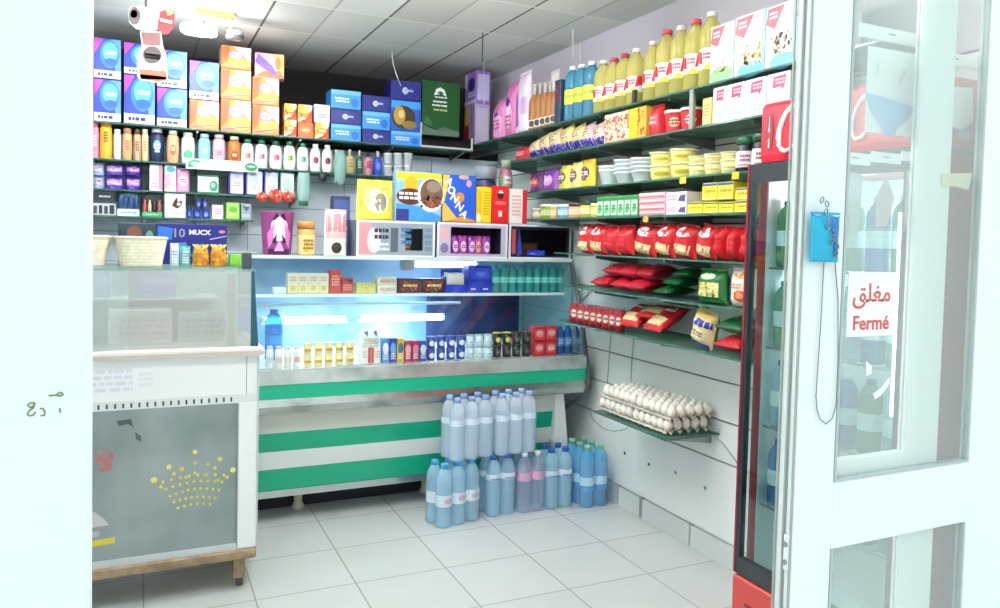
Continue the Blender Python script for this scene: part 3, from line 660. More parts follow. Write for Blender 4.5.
# ---- ceiling fittings
t = thing('ceiling_lamp', 'round white lit lamp on a wooden block on the ceiling', 'lamp', (.405, 4.75, ZC))
obj('wooden_block', MB().box(-.14, .05, -.05, .02, -.022, 0, mat('#b98d4e', .6)), t)
obj('bulb', MB().lathe([(.001, -.1), (.02, -.098), (.034, -.07), (.037, 0), (.034, .06), (.025, .085)], mat('#ffffff', .5, 'e', s=5), 18, c=(-.12, 0, -.105), axis='x'), t)
obj('socket', MB().lathe([(.034, -.02), (.036, .06), (.02, .075)], M_chrome, 14, c=(.03, 0, -.105), axis='x'), t)
obj('stem', MB().tube([(.03, 0, -.02), (.03, 0, -.08)], .008, M_alu, 8), t)
# ================================================================ GOODS: helpers that survey a size on the shelf's own front plane
def bk(x0, x1, yt, z0, Y=YS+.02):
    ym = yt+20; a = onY(x0, ym, Y)[0]; b = onY(x1, ym, Y)[0]; return (a+b)/2, b-a, onY((x0+x1)/2, yt, Y)[2]-z0
def rw(x0, x1, yt, z0, X=XS+.015):
    ym = yt+20; a = onX(x0, ym, X)[1]; b = onX(x1, ym, X)[1]; return (a+b)/2, a-b, onX((x0+x1)/2, yt, X)[2]-z0
RR = (0, 0, -PI/2)
blue, lblue, navy, cyan, mag, orange, yellow, red, green, violet, pink = '#1f3fc0', '#3d9be8', '#171c6a', '#5fd0f0', '#d13fa6', '#f08a2c', '#f4d23a', '#d3202c', '#1f8a4a', '#6a3fae', '#f08fc0'
TOPG = 'washing powder boxes on the top back shelf'
def wash_blue(w, h):
    return carton(w, h, .13, P('#1a38b4'), [('r', 0, .2, 1, 1, P('#1f42c4')), ('p', [(0, 1), (.35, 1), (0, .6)], P('#c23fb0')), ('p', [(.62, 1), (1, 1), (1, .2), (.8, .2)], P('#5f9fe8')), ('e', .58, .62, .37, .36, P('#2a86dc')), ('e', .6, .68, .29, .24, P('#5cc6ee')), ('e', .62, .42, .24, .1, P('#1f62d0')), ('s', .4, .58, .82, .72, P('#f4fbff'), 1), ('r', 0, 0, 1, .2, P('#f3f6fb')), ('s', .08, .03, .75, .15, P('#22306e'), 1)], side=P('#e9eefb'), part='carton_body')
def wash_orange(w, h):
    return carton(w, h, .13, P('#e8862c'), [('r', 0, 0, 1, 1, P('#ee9438')), ('p', [(.4, 1), (1, 1), (1, .35)], P('#e9d3ee')), ('p', [(0, .95), (.3, 1), (.2, .3), (0, .1)], P('#e0622a')), ('e', .62, .26, .36, .22, P('#f2c24a')), ('e', .5, .62, .26, .2, P('#c08ad0')), ('e', .5, .62, .2, .13, P('#f7eef9')), ('s', .36, .57, .66, .67, P('#a0479e'), 1), ('p', [(.05, .02), (.95, .16), (.95, .2), (.05, .06)], P('#9a4f9c'))], side=P('#f3e6d6'))
zA = ZA+.001
cols = [ # x0, x1, [(y_top, kind, label), ...] bottom upwards
 (94, 121, [(79, 'b', 'blue washing powder box at the white wall end, lower row, under another'), (38, 'b', 'blue washing powder box at the white wall end, topmost of its stack')]),
 (124, 155, [(75, 'b', 'blue washing powder box directly below the hanging coffee sachet'), (43, 'b', 'blue washing powder box half hidden behind the hanging coffee sachet')]),
 (157, 187, [(88, 'b', 'lower blue washing powder box between the coffee sachet and the orange boxes'), (50, 'b', 'upper blue washing powder box just past the hanging coffee sachet')]),
 (189.5, 219, [(100, 'o', 'orange washing powder box with a blue box on top of it'), (61, 'b', 'blue washing powder box standing on an orange one')]),
 (221, 251, [(99.5, 'o', 'orange washing powder box at the bottom of the stack of three beside the blue one'), (69, 'o', 'orange washing powder box in the middle of the tallest orange stack'), (46, 'o', 'orange washing powder box on top of the tallest orange stack')]),
 (252.5, 279, [(105, 'o', 'orange washing powder box at the shelf end nearest the small tea cartons'), (77, 'o', 'orange washing powder box under the slanting lilac one')]),
]
for x0, x1, st in cols:
    z = zA
    for yt, k, lab in st:
        xc, w, h = bk(x0, x1, yt, z); h -= .002
        put(wash_blue(w, h) if k == 'b' else wash_orange(w, h), 'washing_powder_box', lab, 'box', (xc, YS+.02, z), group=TOPG); z += h+.0015
xc, w, h = bk(255, 284, 53, z)
put(carton(w, h, .12, P('#e9b0c6'), [('r', 0, 0, 1, 1, P('#d7b6e2')), ('p', [(0, 0), (1, 0), (.9, .3), (.3, .25)], P('#f0782e')), ('p', [(.1, 1), (.6, .5), (.8, .1), (.6, .1), (0, .6)], P('#7f5fb4')), ('p', [(.62, 1), (1, 1), (1, .1), (.85, .3)], P('#e6bc62')), ('e', .8, .6, .1, .28, P('#c87f3a'))]), 'washing_powder_box', 'lilac and orange carton lying askew on top of the orange boxes', 'box', (xc, YS+.03, z), rot=(0, R(0), R(-9)), group=TOPG)
# small tea cartons
mo = mat('#e2572a', .45, 'v', cs='#f6e3b0,#f2b23a,#c93a1c,#f4f0e6', sc=28)
z = zA; top = {}
TG = 'small orange cartons on the top back shelf'
for x0, x1, yb, yt, m, lab in ((284.5, 296.5, 135, 119.5, mo, 'small mottled orange carton beside the washing powder, lower row'), (298, 313.5, 137, 122, P('#e5662e'), 'small plain orange carton in the lower row between two mottled ones'), (315, 329, 139, 122.5, mo, 'small mottled orange carton below the white one')):
    xc, w, h = bk(x0, x1, yt, z); top[x0] = z+h
    put(carton(w, h-.001, .1, m, [('e', .5, .5, .32, .22, P('#f1a03c')), ('s', .25, .42, .75, .56, P('#fff3df'), 1)]), 'tea_carton', lab, 'box', (xc, YS+.025, z), group=TG)
for x0, x1, yt, m, lab, bs in ((284.5, 296.5, 103.5, mo, 'small mottled orange carton beside the washing powder, upper row', 284.5), (298, 312, 104.5, mo, 'small mottled orange carton in the upper row beside the white one', 298), (314.5, 330, 104.5, P('#dfe6ee'), 'small white carton at the end of the upper row of orange ones', 315)):
    xc, w, h = bk(x0, x1, yt, top[bs])
    put(carton(w, h, .1, m, [('e', .5, .55, .3, .25, P('#c8d2de' if m != mo else '#f3c23c')), ('s', .2, .2, .8, .5, P('#8d9cb4' if m != mo else '#b23a1c'), 2)]), 'tea_carton', lab, 'box', (xc, YS+.025, top[bs]), group=TG)
# blue biscuit boxes, stacked in three columns
def biscuit(w, h, light): 
    if light: return carton(w, h, .16, P('#2d86de'), [('r', 0, 0, 1, 1, P('#3a97ea')), ('r', 0, .78, 1, 1, P('#67b6f2')), ('e', .8, .34, .13, .26, P('#1f6fd0')), ('s', .12, .3, .6, .62, P('#e4f4ff'), 2)])
    return carton(w, h, .16, P('#151c72'), [('r', 0, 0, 1, 1, P('#1a227e')), ('e', .47, .5, .1, .2, P('#c9d3f2')), ('s', .38, .4, .75, .62, P('#aab8ee'), 1), ('d', .05, .1, .95, .9, [P('#3a46a8'), P('#5a4fb4')], 14, .03)])
BG = 'blue biscuit boxes on the top back shelf'
for x0, x1, st in ((331, 361, [(124, 1, 'light blue biscuit box at the bottom of the stack beside the white carton'), (109, 0, 'dark blue biscuit box between two light blue ones'), (90, 1, 'light blue biscuit box on top of the stack beside the white carton')]),
                   (362.5, 390, [(129.5, 0, 'dark blue biscuit box at the bottom of the middle stack'), (111.5, 1, 'light blue biscuit box sandwiched between two dark blue ones'), (95.5, 0, 'dark blue biscuit box on top of the middle stack')]),
                   (391, 421, [(131, 1, 'light blue biscuit box at the bottom of the stack beside the green sign')])):
    z = zA
    for yt, lt, lab in st:
        xc, w, h = bk(x0, x1, yt, z)
        put(biscuit(w, h-.001, lt), 'biscuit_box', lab, 'box', (xc, YS+.025, z), group=BG); z += h
xc, w, h = bk(391, 421, 100.5, z)
put(carton(w, h-.001, .16, P('#1f57b8'), [('r', 0, .75, 1, 1, P('#3a97ea')), ('e', .42, .45, .4, .4, P('#3a2c1c')), ('e', .28, .5, .2, .32, P('#b8963e')), ('e', .34, .55, .1, .14, P('#dcc878')), ('e', .62, .2, .25, .14, P('#8f7a34'))]), 'biscuit_box', 'blue box with a picture of golden biscuits beside the green sign', 'box', (xc, YS+.025, z), group=BG); z += h
xc, w, h = bk(391, 421, 81, z)
put(biscuit(w, h, 0), 'biscuit_box', 'dark blue biscuit box on top of the biscuit picture box', 'box', (xc, YS+.025, z), group=BG)
# green sign box and the dark crate under it
xc, w, h = bk(420, 473, 136, zA)
t = put([], 'open_crate', 'black open crate with a white rim under the green sign', 'crate', (xc, YS+.03, zA))
b = MB(); b.box(-w/2, w/2, .004, .2, 0, .006, BLACK); b.box(-w/2, w/2, .18, .2, .006, h, BLACK)
for s_ in (-1, 1): b.box(s_*w/2-(.006 if s_ > 0 else 0), s_*w/2+(.006 if s_ < 0 else 0), .004, .18, .006, h, BLACK)
obj('crate_body', b, t)
b = MB(); b.box(-w/2, w/2, 0, .004, 0, .014, P('#d9dcdc')); b.box(-w/2, -w/2+.012, 0, .004, .014, h*1.9, P('#d9dcdc')); b.box(w/2-.012, w/2, 0, .004, .014, h, P('#d9dcdc')); obj('white_rim', b, t)
zc = zA+h+.001
xc, w, h = bk(422, 460, 81.5, zc, YS+.06)
g1, g2 = P('#e9f2ea'), P('#b8c46a')
put(carton(w, h, .12, P('#0f4a1e'), [('r', 0, 0, 1, 1, P('#12521f')), ('p', [(0, 0), (1, 0), (1, .1), (.6, .16), (.3, .1), (0, .2)], P('#5d7a66')), ('p', [(.3, .74), (.36, .86), (.47, .9), (.58, .86), (.64, .74), (.5, .78)], g1), ('p', [(.38, .79), (.47, .83), (.57, .79), (.5, .765)], P('#12521f')), ('s', .3, .69, .65, .73, g1, 1), ('s', .28, .6, .66, .65, g1, 1), ('s', .25, .53, .68, .58, g1, 1), ('s', .27, .44, .66, .5, g2, 1), ('p', [(.04, .2), (.1, .34), (.2, .3), (.3, .14)], P('#2f6f3c'))]), 'green_display_box', 'tall dark green box with white hill emblem above the black crate', 'box', (xc, YS+.06, zc))
# hanging cardboard coffee mobile
def card(t, name, pts, Y, mats, decs=()):
    q = [onY(px, py, Y) for px, py in pts]
    b = MB(); b.prism([(p[0]-t.location.x, p[2]-t.location.z) for p in q], Y-t.location.y-.0015, Y-t.location.y+.0015, mats)
    for dp, m in decs:
        b.prism([(onY(px, py, Y)[0]-t.location.x, onY(px, py, Y)[2]-t.location.z) for px, py in dp], Y-t.location.y-.0024, Y-t.location.y-.0014, m)
    obj(name, b, t)
YM = 4.7
o0 = onY(147, 30, YM); t = thing('hanging_mobile', 'cardboard coffee mobile with cup, red pack and brown sachet hanging from the ceiling', 'sign', o0)
def el(cx, cy, rx, ry, n=16): return [(cx+rx*math.cos(2*PI*i/n), cy+ry*math.sin(2*PI*i/n)) for i in range(n)]
card(t, 'sachet_card', [(140, 31), (161, 32), (163, 47), (166, 55), (168, 80), (160, 83), (140, 80), (137, 76), (137, 54), (142, 46)], YM, P('#efe9e6'), [([(141, 32), (160, 33), (161, 46), (143, 45)], P('#74413f')), (el(152, 55, 9.5, 9), P('#3a2b2b')), ([(145, 53), (160, 55), (160, 60), (145, 58)], P('#d9cfcf')), ([(139, 69), (166, 71), (167, 79), (160, 82), (141, 79)], P('#cf5a36')), ([(139, 74), (167, 77), (166, 80), (141, 79)], P('#7a3a30'))])
card(t, 'cup_card', [(130, 8), (141, 6), (146, 7), (158, 15), (157, 30), (148, 31), (136, 29), (129, 22), (128, 14)], YM-.01, P('#d9f4f4'), [(el(134.5, 16, 6, 9), P('#68585d')), (el(134, 14, 3.5, 4), P('#c8bfc6'))])
card(t, 'red_pack_card', [(160, 12), (172, 8), (175, 12), (174, 26), (168, 34), (162, 34), (158, 28)], YM+.01, P('#cf2d34'), [([(166, 10), (172, 8), (174, 13), (168, 16)], P('#f0cf62')), ([(160, 18), (172, 21), (172, 24), (160, 21)], P('#f7e3dd'))])
obj('lettering', text_mesh('NESCAFE', .014, P('#3a2b2b')), t).location = (onY(152, 56.5, YM)[0]-o0[0], -.004, onY(152, 56.8, YM)[2]-o0[2])
obj('thread', MB().tube([(.0, 0, .1), (.0, .0, ZC-o0[2])], .0012, P('#b9b9b9'), 5), t)
o0 = onY(257, 3, 4.5); t = thing('hanging_tag', 'small red cardboard piece hanging from the ceiling above the orange boxes', 'sign', o0)
card(t, 'red_card', [(250, -4), (262, -4), (261, 2), (256, 4.5), (251, 2)], 4.5, P('#d5423f'), [([(253, -3), (259, -3), (258, 1), (254, 1)], P('#f0c9b9'))])
obj('thread', MB().tube([(0, 0, .045), (0, 0, ZC-o0[2])], .0012, P('#b9b9b9'), 5), t)
wire('black cord hanging from the ceiling above the purple packs', [onY(483, 31, 4.35), onY(482.5, 45, 4.35), onY(482, 62, 4.35)], .003, '#3c3f40', 'cord')
wire('pale cord hanging from the ceiling over the green sign', [onY(392, 52, 5.0), onY(393, 63, 5.0), onY(396, 74, 5.02), onY(401, 86, 5.05)], .003, '#d4dcd6', 'cord')
wire('thin pale cord hanging in front of the purple packs', [onX(484, 62, 2.06), onX(484, 90, 2.05), onX(484, 105, 2.05)], .003, '#cfd2d8', 'cord')

# ---- shelf B: cans, bottles, shampoo
zB = ZB_+.001
def rnd_row(items, z, Y, grp):
    for it in items:
        x0, x1, yt, fn, name, lab, cat = it
        xc, w, h = bk(x0, x1, yt, z, Y); r = w/2
        put(fn(r, h), name, lab, cat, (xc, Y+r, z), group=grp)
sp = lambda body, cap, band=None, decs=(): (lambda r, h: round_pack('spray', r, h, P(body), P(cap), band, decs))
shw = lambda body, cap, decs=(), sy=.7, band=None: (lambda r, h: round_pack('shower', r, h, P(body) if isinstance(body, str) else body, P(cap), band, decs, sy=sy))
pmp = lambda body, cap, decs=(), band=None: (lambda r, h: round_pack('pump', r, h, P(body) if isinstance(body, str) else body, P(cap), band, decs))
LB = 'toiletries on the shelf under the washing powder'
scr = lambda c: [('s', .25, .3, .75, .8, P(c), 4)]
rnd_row([
 (91.5, 98.5, 120.5, sp('#e58fae', '#d9759a', None, scr('#f8dbe6')), 'spray_can', 'pink spray can beside the tall yellow can', 'can'),
 (99.5, 112, 120.5, sp('#f2b93a', '#e7a52c', None, [('s', .3, .5, .7, .95, P('#7a3f14'), 4)]), 'spray_can', 'tall yellow spray can under the blue washing powder', 'can'),
 (113.5, 121, 129, sp('#f4ece6', '#ffffff', None, scr('#d9bfae')), 'spray_can', 'slim white spray can beside the tall yellow can', 'can'),
 (122.5, 132, 128, sp('#dfb077', '#c98f73', None, scr('#b5465a')), 'spray_can', 'tan spray can with pink print beside the slim white one', 'can'),
 (133.5, 141, 129, sp('#c9a886', '#6b4836', None, scr('#5b3a2c')), 'spray_can', 'brown capped beige spray can beside the tan one', 'can'),
 (141.5, 148.5, 129, sp('#d9c79a', '#e6dfc8', None, scr('#a98f5c')), 'spray_can', 'pale gold spray can next to the navy bottle', 'can'),
 (149.5, 164.5, 128, shw('#1c2a52', '#dfe9f6', [('e', .5, .6, .3, .24, P('#6fb3e0')), ('s', .3, .25, .7, .7, P('#dbeefa'), 3)]), 'shower_gel_bottle', 'navy blue shower gel bottle with pale cap', 'bottle'),
 (167, 179, 130, shw('#f0b48a', '#f4efe8', [('e', .5, .45, .3, .25, P('#e8743a')), ('s', .3, .4, .7, .6, P('#fff0e2'), 2)]), 'shower_gel_bottle', 'peach shower gel bottle next to the navy one', 'bottle'),
 (181.5, 195, 132, shw('#eef6ee', '#f7fbf7', [('e', .5, .3, .4, .22, P('#57b78a')), ('s', .25, .5, .75, .7, P('#8fcbad'), 2)]), 'shower_gel_bottle', 'white shower gel bottle with a green leaf print', 'bottle'),
 (198.5, 211, 133.5, shw('#8fd0e6', '#bfe3f2', [('s', .25, .4, .75, .65, P('#e6f7fd'), 2)]), 'shower_gel_bottle', 'pale blue shower gel bottle behind the white strip', 'bottle'),
 (213, 226, 134, shw('#e2b7cc', '#efe3ea', [('s', .25, .35, .75, .6, P('#b04a76'), 3)]), 'shower_gel_bottle', 'pink shower gel bottle behind the white strip', 'bottle'),
 (228.5, 241, 136, shw('#d2762e', '#e8dfd2', [('e', .5, .4, .34, .26, P('#a04a1a')), ('s', .25, .35, .75, .5, P('#f3d9b4'), 2)]), 'shower_gel_bottle', 'amber shower gel bottle behind the white strip', 'bottle'),
], zB, YS+.025, LB)
for (x0, x1, yt, cap, dc, lab) in [
 (241.5, 254, 139, '#2b7a55', ('#b06a5a', '#d8b4a4'), 'white shampoo bottle with brown print next to the amber bottle'),
 (255.5, 268, 140, '#2b7a55', ('#8a5f7a', '#d7b6c8'), 'white shampoo bottle with mauve print over the green oval'),
 (270, 282.5, 141, '#2b6a4e', ('#c2456a', '#f0a3b8'), 'white shampoo bottle with crimson print among the green capped row'),
 (284, 296, 141.5, '#2f7a4a', ('#6f9a2e', '#c6dc7c'), 'white shampoo bottle with lime and dark green print'),
 (297.5, 309, 143, '#2f8a5a', ('#58a878', '#a8dcbc'), 'white shampoo bottle with pale green print'),
 (310.5, 321, 144, '#e9eef0', ('#7a2436', '#c0506a'), 'white bottle with paired dark red petals, nearer the green print one'),
 (322.5, 333, 145, '#e9eef0', ('#5a1a2c', '#a83a58'), 'white bottle with dark red petals beside the hanging teal net')]:
    xc, w, h = bk(x0, x1, yt, zB, YS+.03); r = w/2
    put(round_pack('shampoo', r, h, P('#f4f7f5'), P(cap), None, [('e', .5, .48, .3, .2, P(dc[1])), ('s', .25, .35, .75, .62, P(dc[0]), 3), ('e', .62, .5, .12, .13, P(dc[0]))], sy=.62), 'shampoo_bottle', lab, 'bottle', (xc, YS+.03+r*.62, zB), group='shampoo bottles on the back shelf')
rnd_row([
 (346, 355, 149, pmp('#d9c98a', '#e6e3d3', [('s', .2, .2, .8, .8, P('#a88a3a'), 3)]), 'lotion_bottle', 'small yellow pump bottle beside the hanging teal net', 'bottle'),
 (356.5, 363.5, 150, pmp('#3a5a4a', '#d9e2dc', [('s', .2, .2, .8, .7, P('#a9c8b4'), 3)]), 'lotion_bottle', 'small dark green pump bottle between the yellow and the rose ones', 'bottle'),
 (365, 373, 151, pmp('#d18a9c', '#2f2a36', [('r', .15, .25, .85, .75, P('#a83a5c'))]), 'lotion_bottle', 'small rose pump bottle with a dark top', 'bottle'),
 (374, 383, 151, pmp('#2b46c0', '#dfe6f6', [('e', .5, .4, .3, .25, P('#5a7ae6'))]), 'lotion_bottle', 'small cobalt blue pump bottle beside the clear tubs', 'bottle'),
], zB, YS+.03, LB)
z = zB
for lev in range(2):
    for k, (x0, x1) in enumerate(((384.5, 393.5), (394.5, 403.5), (404.5, 413.5))):
        xc, w, h = bk(x0, x1, 165 if lev == 0 else 152.5, z, YS+.03); r = w/2*.93
        put(round_pack('tub', r, h-.002, mat('#dfe8ee', .2, 'c', a=.7), P('#eef3f5'), None, [('s', .2, .2, .8, .7, P('#a7b4c2'), 2)]), 'cream_tub', ordl(k, 3, 'clear white lidded tub', 'cobalt pump bottle', 'lower layer' if lev == 0 else 'upper layer'), 'tub', (xc, YS+.03+w/2, z), group='small clear tubs on the back shelf')
    z += h-.001
# hanging teal net
q = onY(339, 150, YS-.012); b = MB()
for k in range(5): b.tube([(q[0]-.02+k*.012+.004*math.sin(j*1.3+k), YS-.012-.006*math.cos(j+k), q[2]-j*.03) for j in range(8)], .009-.0007*k, mat('#8fc0b8', .5), 6)
b.lathe([(.012, 0), (.03, -.03), (.04, -.1), (.032, -.19), (.008, -.225)], mat('#a9d2ca', .4, 'c', a=.6), 12, c=(q[0]+.01, YS-.02, q[2]), sy=.4)
tag(obj('bath_net', b), 'teal bath net hanging from the shelf after the petal bottles', 'bath net', 'hanging toiletries')
# black hook clip & green item
def hang(px0, px1, py0, py1, c, name, lab, Y, cat, bend=.5):
    a = onY(px0, py0, Y); e = onY(px1, py1, Y); b = MB()
    b.lathe([(.3*(e[0]-a[0]), 0), (.5*(e[0]-a[0]), .2*(e[2]-a[2])), (.45*(e[0]-a[0]), .8*(e[2]-a[2])), (.2*(e[0]-a[0]), e[2]-a[2])][::-1], c, 12, c=((a[0]+e[0])/2, Y, a[2]), sy=.6)
    tag(obj(name, b), lab, cat)
hang(319, 327, 172, 182, P('#24292c'), 'shelf_clip', 'black clip under the shelf below the petal bottles', YS-.01, 'clip')
hang(267, 273, 168, 173, P('#24292c'), 'shelf_clip', 'black clip under the shelf by the crimson print shampoo', YS-.01, 'clip')

# ---- shelf C
zC = ZCc+.001; YC = YS+.045
PG = 'pad packs on the back shelf'
for x0, x1, cs, labs in ((92, 104, ('#9fb8e0', '#e7c3df'), 'beside the white wall'), (105, 123.5, ('#5a3fb0', '#d9b3ec'), 'in the middle'), (125, 141, ('#4a2a9c', '#d39be0'), 'beside the pink striped box')):
    z = zC
    for lev, yt in enumerate((175, 160)):
        xc, w, h = bk(x0, x1, yt, z, YC); h = min(h, ZB_-.016-z)
        put(pouch(w, h*.9, .09, P(cs[0]), [('r', .05, .3, .95, .8, P(cs[1])), ('e', .5, .55, .4, .12, P('#f1e4f6')), ('s', .15, .5, .85, .7, P('#7a3f9c'), 2)], seed=int(x0)+lev, stand=True, part='pack_body'), 'pad_pack', f'{"pale blue and pink" if x0 == 92 else "purple and lilac"} pad pack {labs}, {"lower" if lev == 0 else "upper"} layer', 'pack', (xc, YC, z), group=PG); z += h
def flat(x0, x1, yt, z, Y, m, decs, name, lab, cat='box', d=.06, side=None):
    xc, w, h = bk(x0, x1, yt, z, Y)
    for ceil_ in (ZB_, ZCc):
        if z < ceil_ < z+h+.02 and Y > YS-.01: h = ceil_-.0135-z
    put(carton(w, h, d, m if not isinstance(m, str) else P(m), decs, side), name, lab, cat, (xc, Y, z)); return z+h
flat(149.5, 162.5, 163, zC, YC, '#f2eef0', [('r', .7, .02, 1, 1, P('#e58fb4')), ('p', [(.1, .2), (.35, .5), (.3, .9), (.1, .7)], P('#cde3d6')), ('s', .12, .1, .6, .3, P('#c79ab0'), 2)], 'cosmetic_box', 'upright white cosmetic box with a pink edge', side=P('#e5a3bf'))
flat(164.5, 176, 163, zC, YC, '#f7eef4', [('e', .55, .86, .4, .12, P('#35a9d4')), ('p', [(0, 0), (.5, .3), (.4, .7), (0, .6)], P('#f0a6cf')), ('s', .2, .1, .8, .3, P('#e7b0cc'), 2)], 'cosmetic_box', 'upright white box with a turquoise oval beside the pink packs')
xc, w, h = bk(176.5, 190, 168, zC, YC)
put(pouch(w, h*.95, .06, P('#f2a7d3'), [('e', .5, .5, .4, .25, P('#fbe3f1')), ('s', .2, .4, .8, .6, P('#d8559f'), 2)], seed=8, part='pack_body'), 'tissue_pack', 'soft pink tissue pack next to the turquoise oval box', 'pack', (xc, YC, zC))
flat(197, 219, 175, zC, YC, '#2b7f62', [('r', .03, .05, .97, .93, P('#eaf5f0')), ('s', .1, .55, .6, .8, P('#a3cdbb'), 3), ('e', .75, .4, .2, .32, P('#2f9a72')), ('e', .72, .45, .1, .15, P('#9fdabf'))], 'cosmetic_box', 'white box with a green edge and green leaf motif')
flat(228.5, 243.5, 168, zC, YC, '#3a37a0', [('r', .12, .02, .98, .98, P('#cfd0ee')), ('s', .3, .3, .8, .5, P('#9a9fd6'), 2), ('e', .55, .75, .2, .1, P('#b0b4e4'))], 'toothpaste_box', 'pale violet upright box with a dark violet edge below the green oval')
flat(245.5, 262.5, 169, zC, YC, '#3a3fae', [('r', .1, .02, .98, .98, P('#dfe6f2')), ('e', .5, .6, .25, .3, P('#c2d1e6')), ('s', .25, .2, .8, .35, P('#a7b6d2'), 2)], 'toothpaste_box', 'pale upright box between the violet edged one and the frosted one')
flat(264.5, 278, 170, zC, YC, '#5a62c0', [('r', .08, .02, .98, .98, P('#d3dcf0')), ('e', .5, .5, .3, .35, P('#edf2fb')), ('s', .25, .2, .8, .4, P('#9fabd0'), 2)], 'toothpaste_box', 'frosted pale blue upright box behind the red flowers')
flat(280, 294, 171, zC, YC, '#4f9a86', [('r', .08, .02, .98, .98, P('#dcebe8')), ('e', .5, .5, .3, .3, P('#b7d9cd')), ('s', .25, .2, .8, .35, P('#8fb8ac'), 2)], 'toothpaste_box', 'pale green upright box beside the hanging spray bottle')
# hanging spray bottle
q = onY(303, 206, YS+.0); xq, w, h = bk(296.5, 309.5, 173, q[2], YS)
put(round_pack('shower', w/2, h, mat('#b9ddd8', .2, 'c', a=.6), P('#1f6a4a'), None, [('s', .2, .3, .8, .7, P('#e9f6f3'), 3)], sy=.6), 'hanging_bottle', 'clear teal bottle hanging upside down at the shelf end', 'bottle', (xq, YS-.02, q[2]+h), rot=(PI, 0, 0))
# red flowers
for k, (px, py, s_) in enumerate(((262, 197, .9), (276, 196, 1.25), (288, 197, 1))):
    q = onY(px, py, YS-.03); b = MB()
    for j in range(8):
        a = j*PI/4; b.lathe([(.002, -.02*s_), (.018*s_, 0), (.002, .02*s_)], P(['#e2493a', '#ef7a62', '#c93127'][j % 3]), 8, c=(q[0]+.024*s_*math.cos(a), YS-.035-.012*math.sin(a*2), q[2]+.017*s_*math.sin(a)))
    t = tag(obj('flower', b), ['red artificial flower nearest the pale upright boxes', 'largest red artificial flower of the three above the purple tin', 'red artificial flower nearest the hanging spray bottle'][k], 'flower', 'red artificial flowers')
    obj('flower_center', MB().lathe([(.002, -.012), (.01, 0), (.002, .012)], P('#f6c8a0'), 8, c=(q[0], YS-.05, q[2])), t)

# ---- shelf D
zD = ZD+.001; YD = YS+.005
z = flat(92, 116, 203, zD, YD, '#9fa8ae', [('r', 0, 0, 1, 1, P('#c9ced2')), ('r', .05, .1, .2, .8, P('#3f464c')), ('r', .28, .1, .42, .85, P('#2c3238')), ('r', .5, .1, .66, .8, P('#3f464c')), ('r', .73, .1, .93, .9, P('#23282e'))], 'cosmetic_carton', 'grey carton with dark bottle pictures beside the white wall', d=.08)
flat(92, 115, 191.5, z+.001, YD, '#22292e', [('s', .25, .4, .8, .65, P('#c3cdd2'), 1), ('r', .05, .06, .95, .12, P('#4a555c'))], 'cosmetic_carton', 'flat black carton on top of the grey one with bottle pictures', d=.09)
xc, w, h = bk(117, 139.5, 192, zD, YD)
t = put(carton(w, h*.3, .08, P('#dfe6ea'), [('s', .1, .3, .9, .7, P('#8fa3b4'), 1)], part='display_tray'), 'jar_display', 'display tray of slim blue bottles next to the dark cartons', 'display', (xc, YD, zD))
for j in range(4): obj('bottle', MB().lathe([(.9*w*.09, 0), (w*.1, .004), (w*.1, h*.4), (w*.05, h*.5), (w*.05, h*.6)], P('#2c4f86'), 10, c=(-w*.36+j*w*.24, .04, h*.31)), t)
obj('display_header', MB().deco([('p', [(0, .6), (.2, .9), (.5, 1), (.8, .9), (1, .6), (.9, .45), (.1, .45)], P('#7fa9c8')), ('e', .5, .75, .25, .12, P('#33485c'))], lambda x: (x-.5)*w, lambda z: z*h, lambda a, b: .07), t)
xc, w, h = bk(142, 162.5, 192, zD, YD)
t = put(carton(w, h*.2, .08, P('#43b070'), [('s', .2, .3, .8, .7, P('#c9efd6'), 1)], part='display_tray'), 'jar_display', 'green display tray of small bottles under a black arched header', 'display', (xc, YD, zD))
for j, c in enumerate(('#b34a52', '#d9c3a8', '#2a2d2c', '#b9646a')): obj('bottle', MB().lathe([(w*.085, 0), (w*.095, .004), (w*.095, h*.3), (w*.05, h*.4), (w*.05, h*.48)], P(c), 10, c=(-w*.36+j*w*.24, .04, h*.21)), t)
obj('display_header', MB().prism([(-.5*w, h*.55), (-.42*w, h*.8), (-.15*w, h*.99), (.2*w, h*.97), (.42*w, h*.78), (.5*w, h*.55)], .065, .07, P('#1f2a22')), t)
flat(164.5, 185.5, 192, zD, YD, '#e6e4e4', [('p', [(.35, .5), (.45, .72), (.6, .9), (.62, .68), (.85, .75), (.8, .5), (.6, .38)], P('#4a1220')), ('e', .68, .58, .1, .08, P('#e6c9cf')), ('r', .0, .16, 1, .19, P('#b9b4b6'))], 'soap_box', 'white box with a dark red swirl on the lowest back shelf', d=.08)
for k, (x0, x1, yb, yt, dk) in enumerate(((187, 192, 219, 208, 0), (193.5, 201, 219, 209, 0), (202.5, 210, 219, 209, 0))):
    xc, w, h = bk(x0, x1, yt, zD, YD)
    put(round_pack('jar', w/2, h, P('#2c46b4'), P('#1d2f86'), None, [('s', .2, .2, .8, .7, P('#a9b9ec'), 2)]), 'balm_jar', ['small blue jar nearest the red swirl box', 'middle one of the three small blue jars in the lower layer', 'small blue jar nearest the lime box, lower layer'][k], 'jar', (xc, YD+.03, zD), group='small blue jars')
    if k: zt_ = zD+h+.001
for k, (x0, x1) in enumerate(((196, 201.5), (202.5, 208))):
    xc, w, h = bk(x0, x1, 198.5, zt_, YD)
    put(round_pack('jar', w/2, h, P('#28408f'), P('#1a2766'), None, [('s', .2, .2, .8, .7, P('#a9b9ec'), 2)]), 'balm_jar', ['small blue jar on top of the others, nearer the red swirl box', 'small blue jar on top of the others, nearer the lime box'][k], 'jar', (xc, YD+.03, zt_), group='small blue jars')
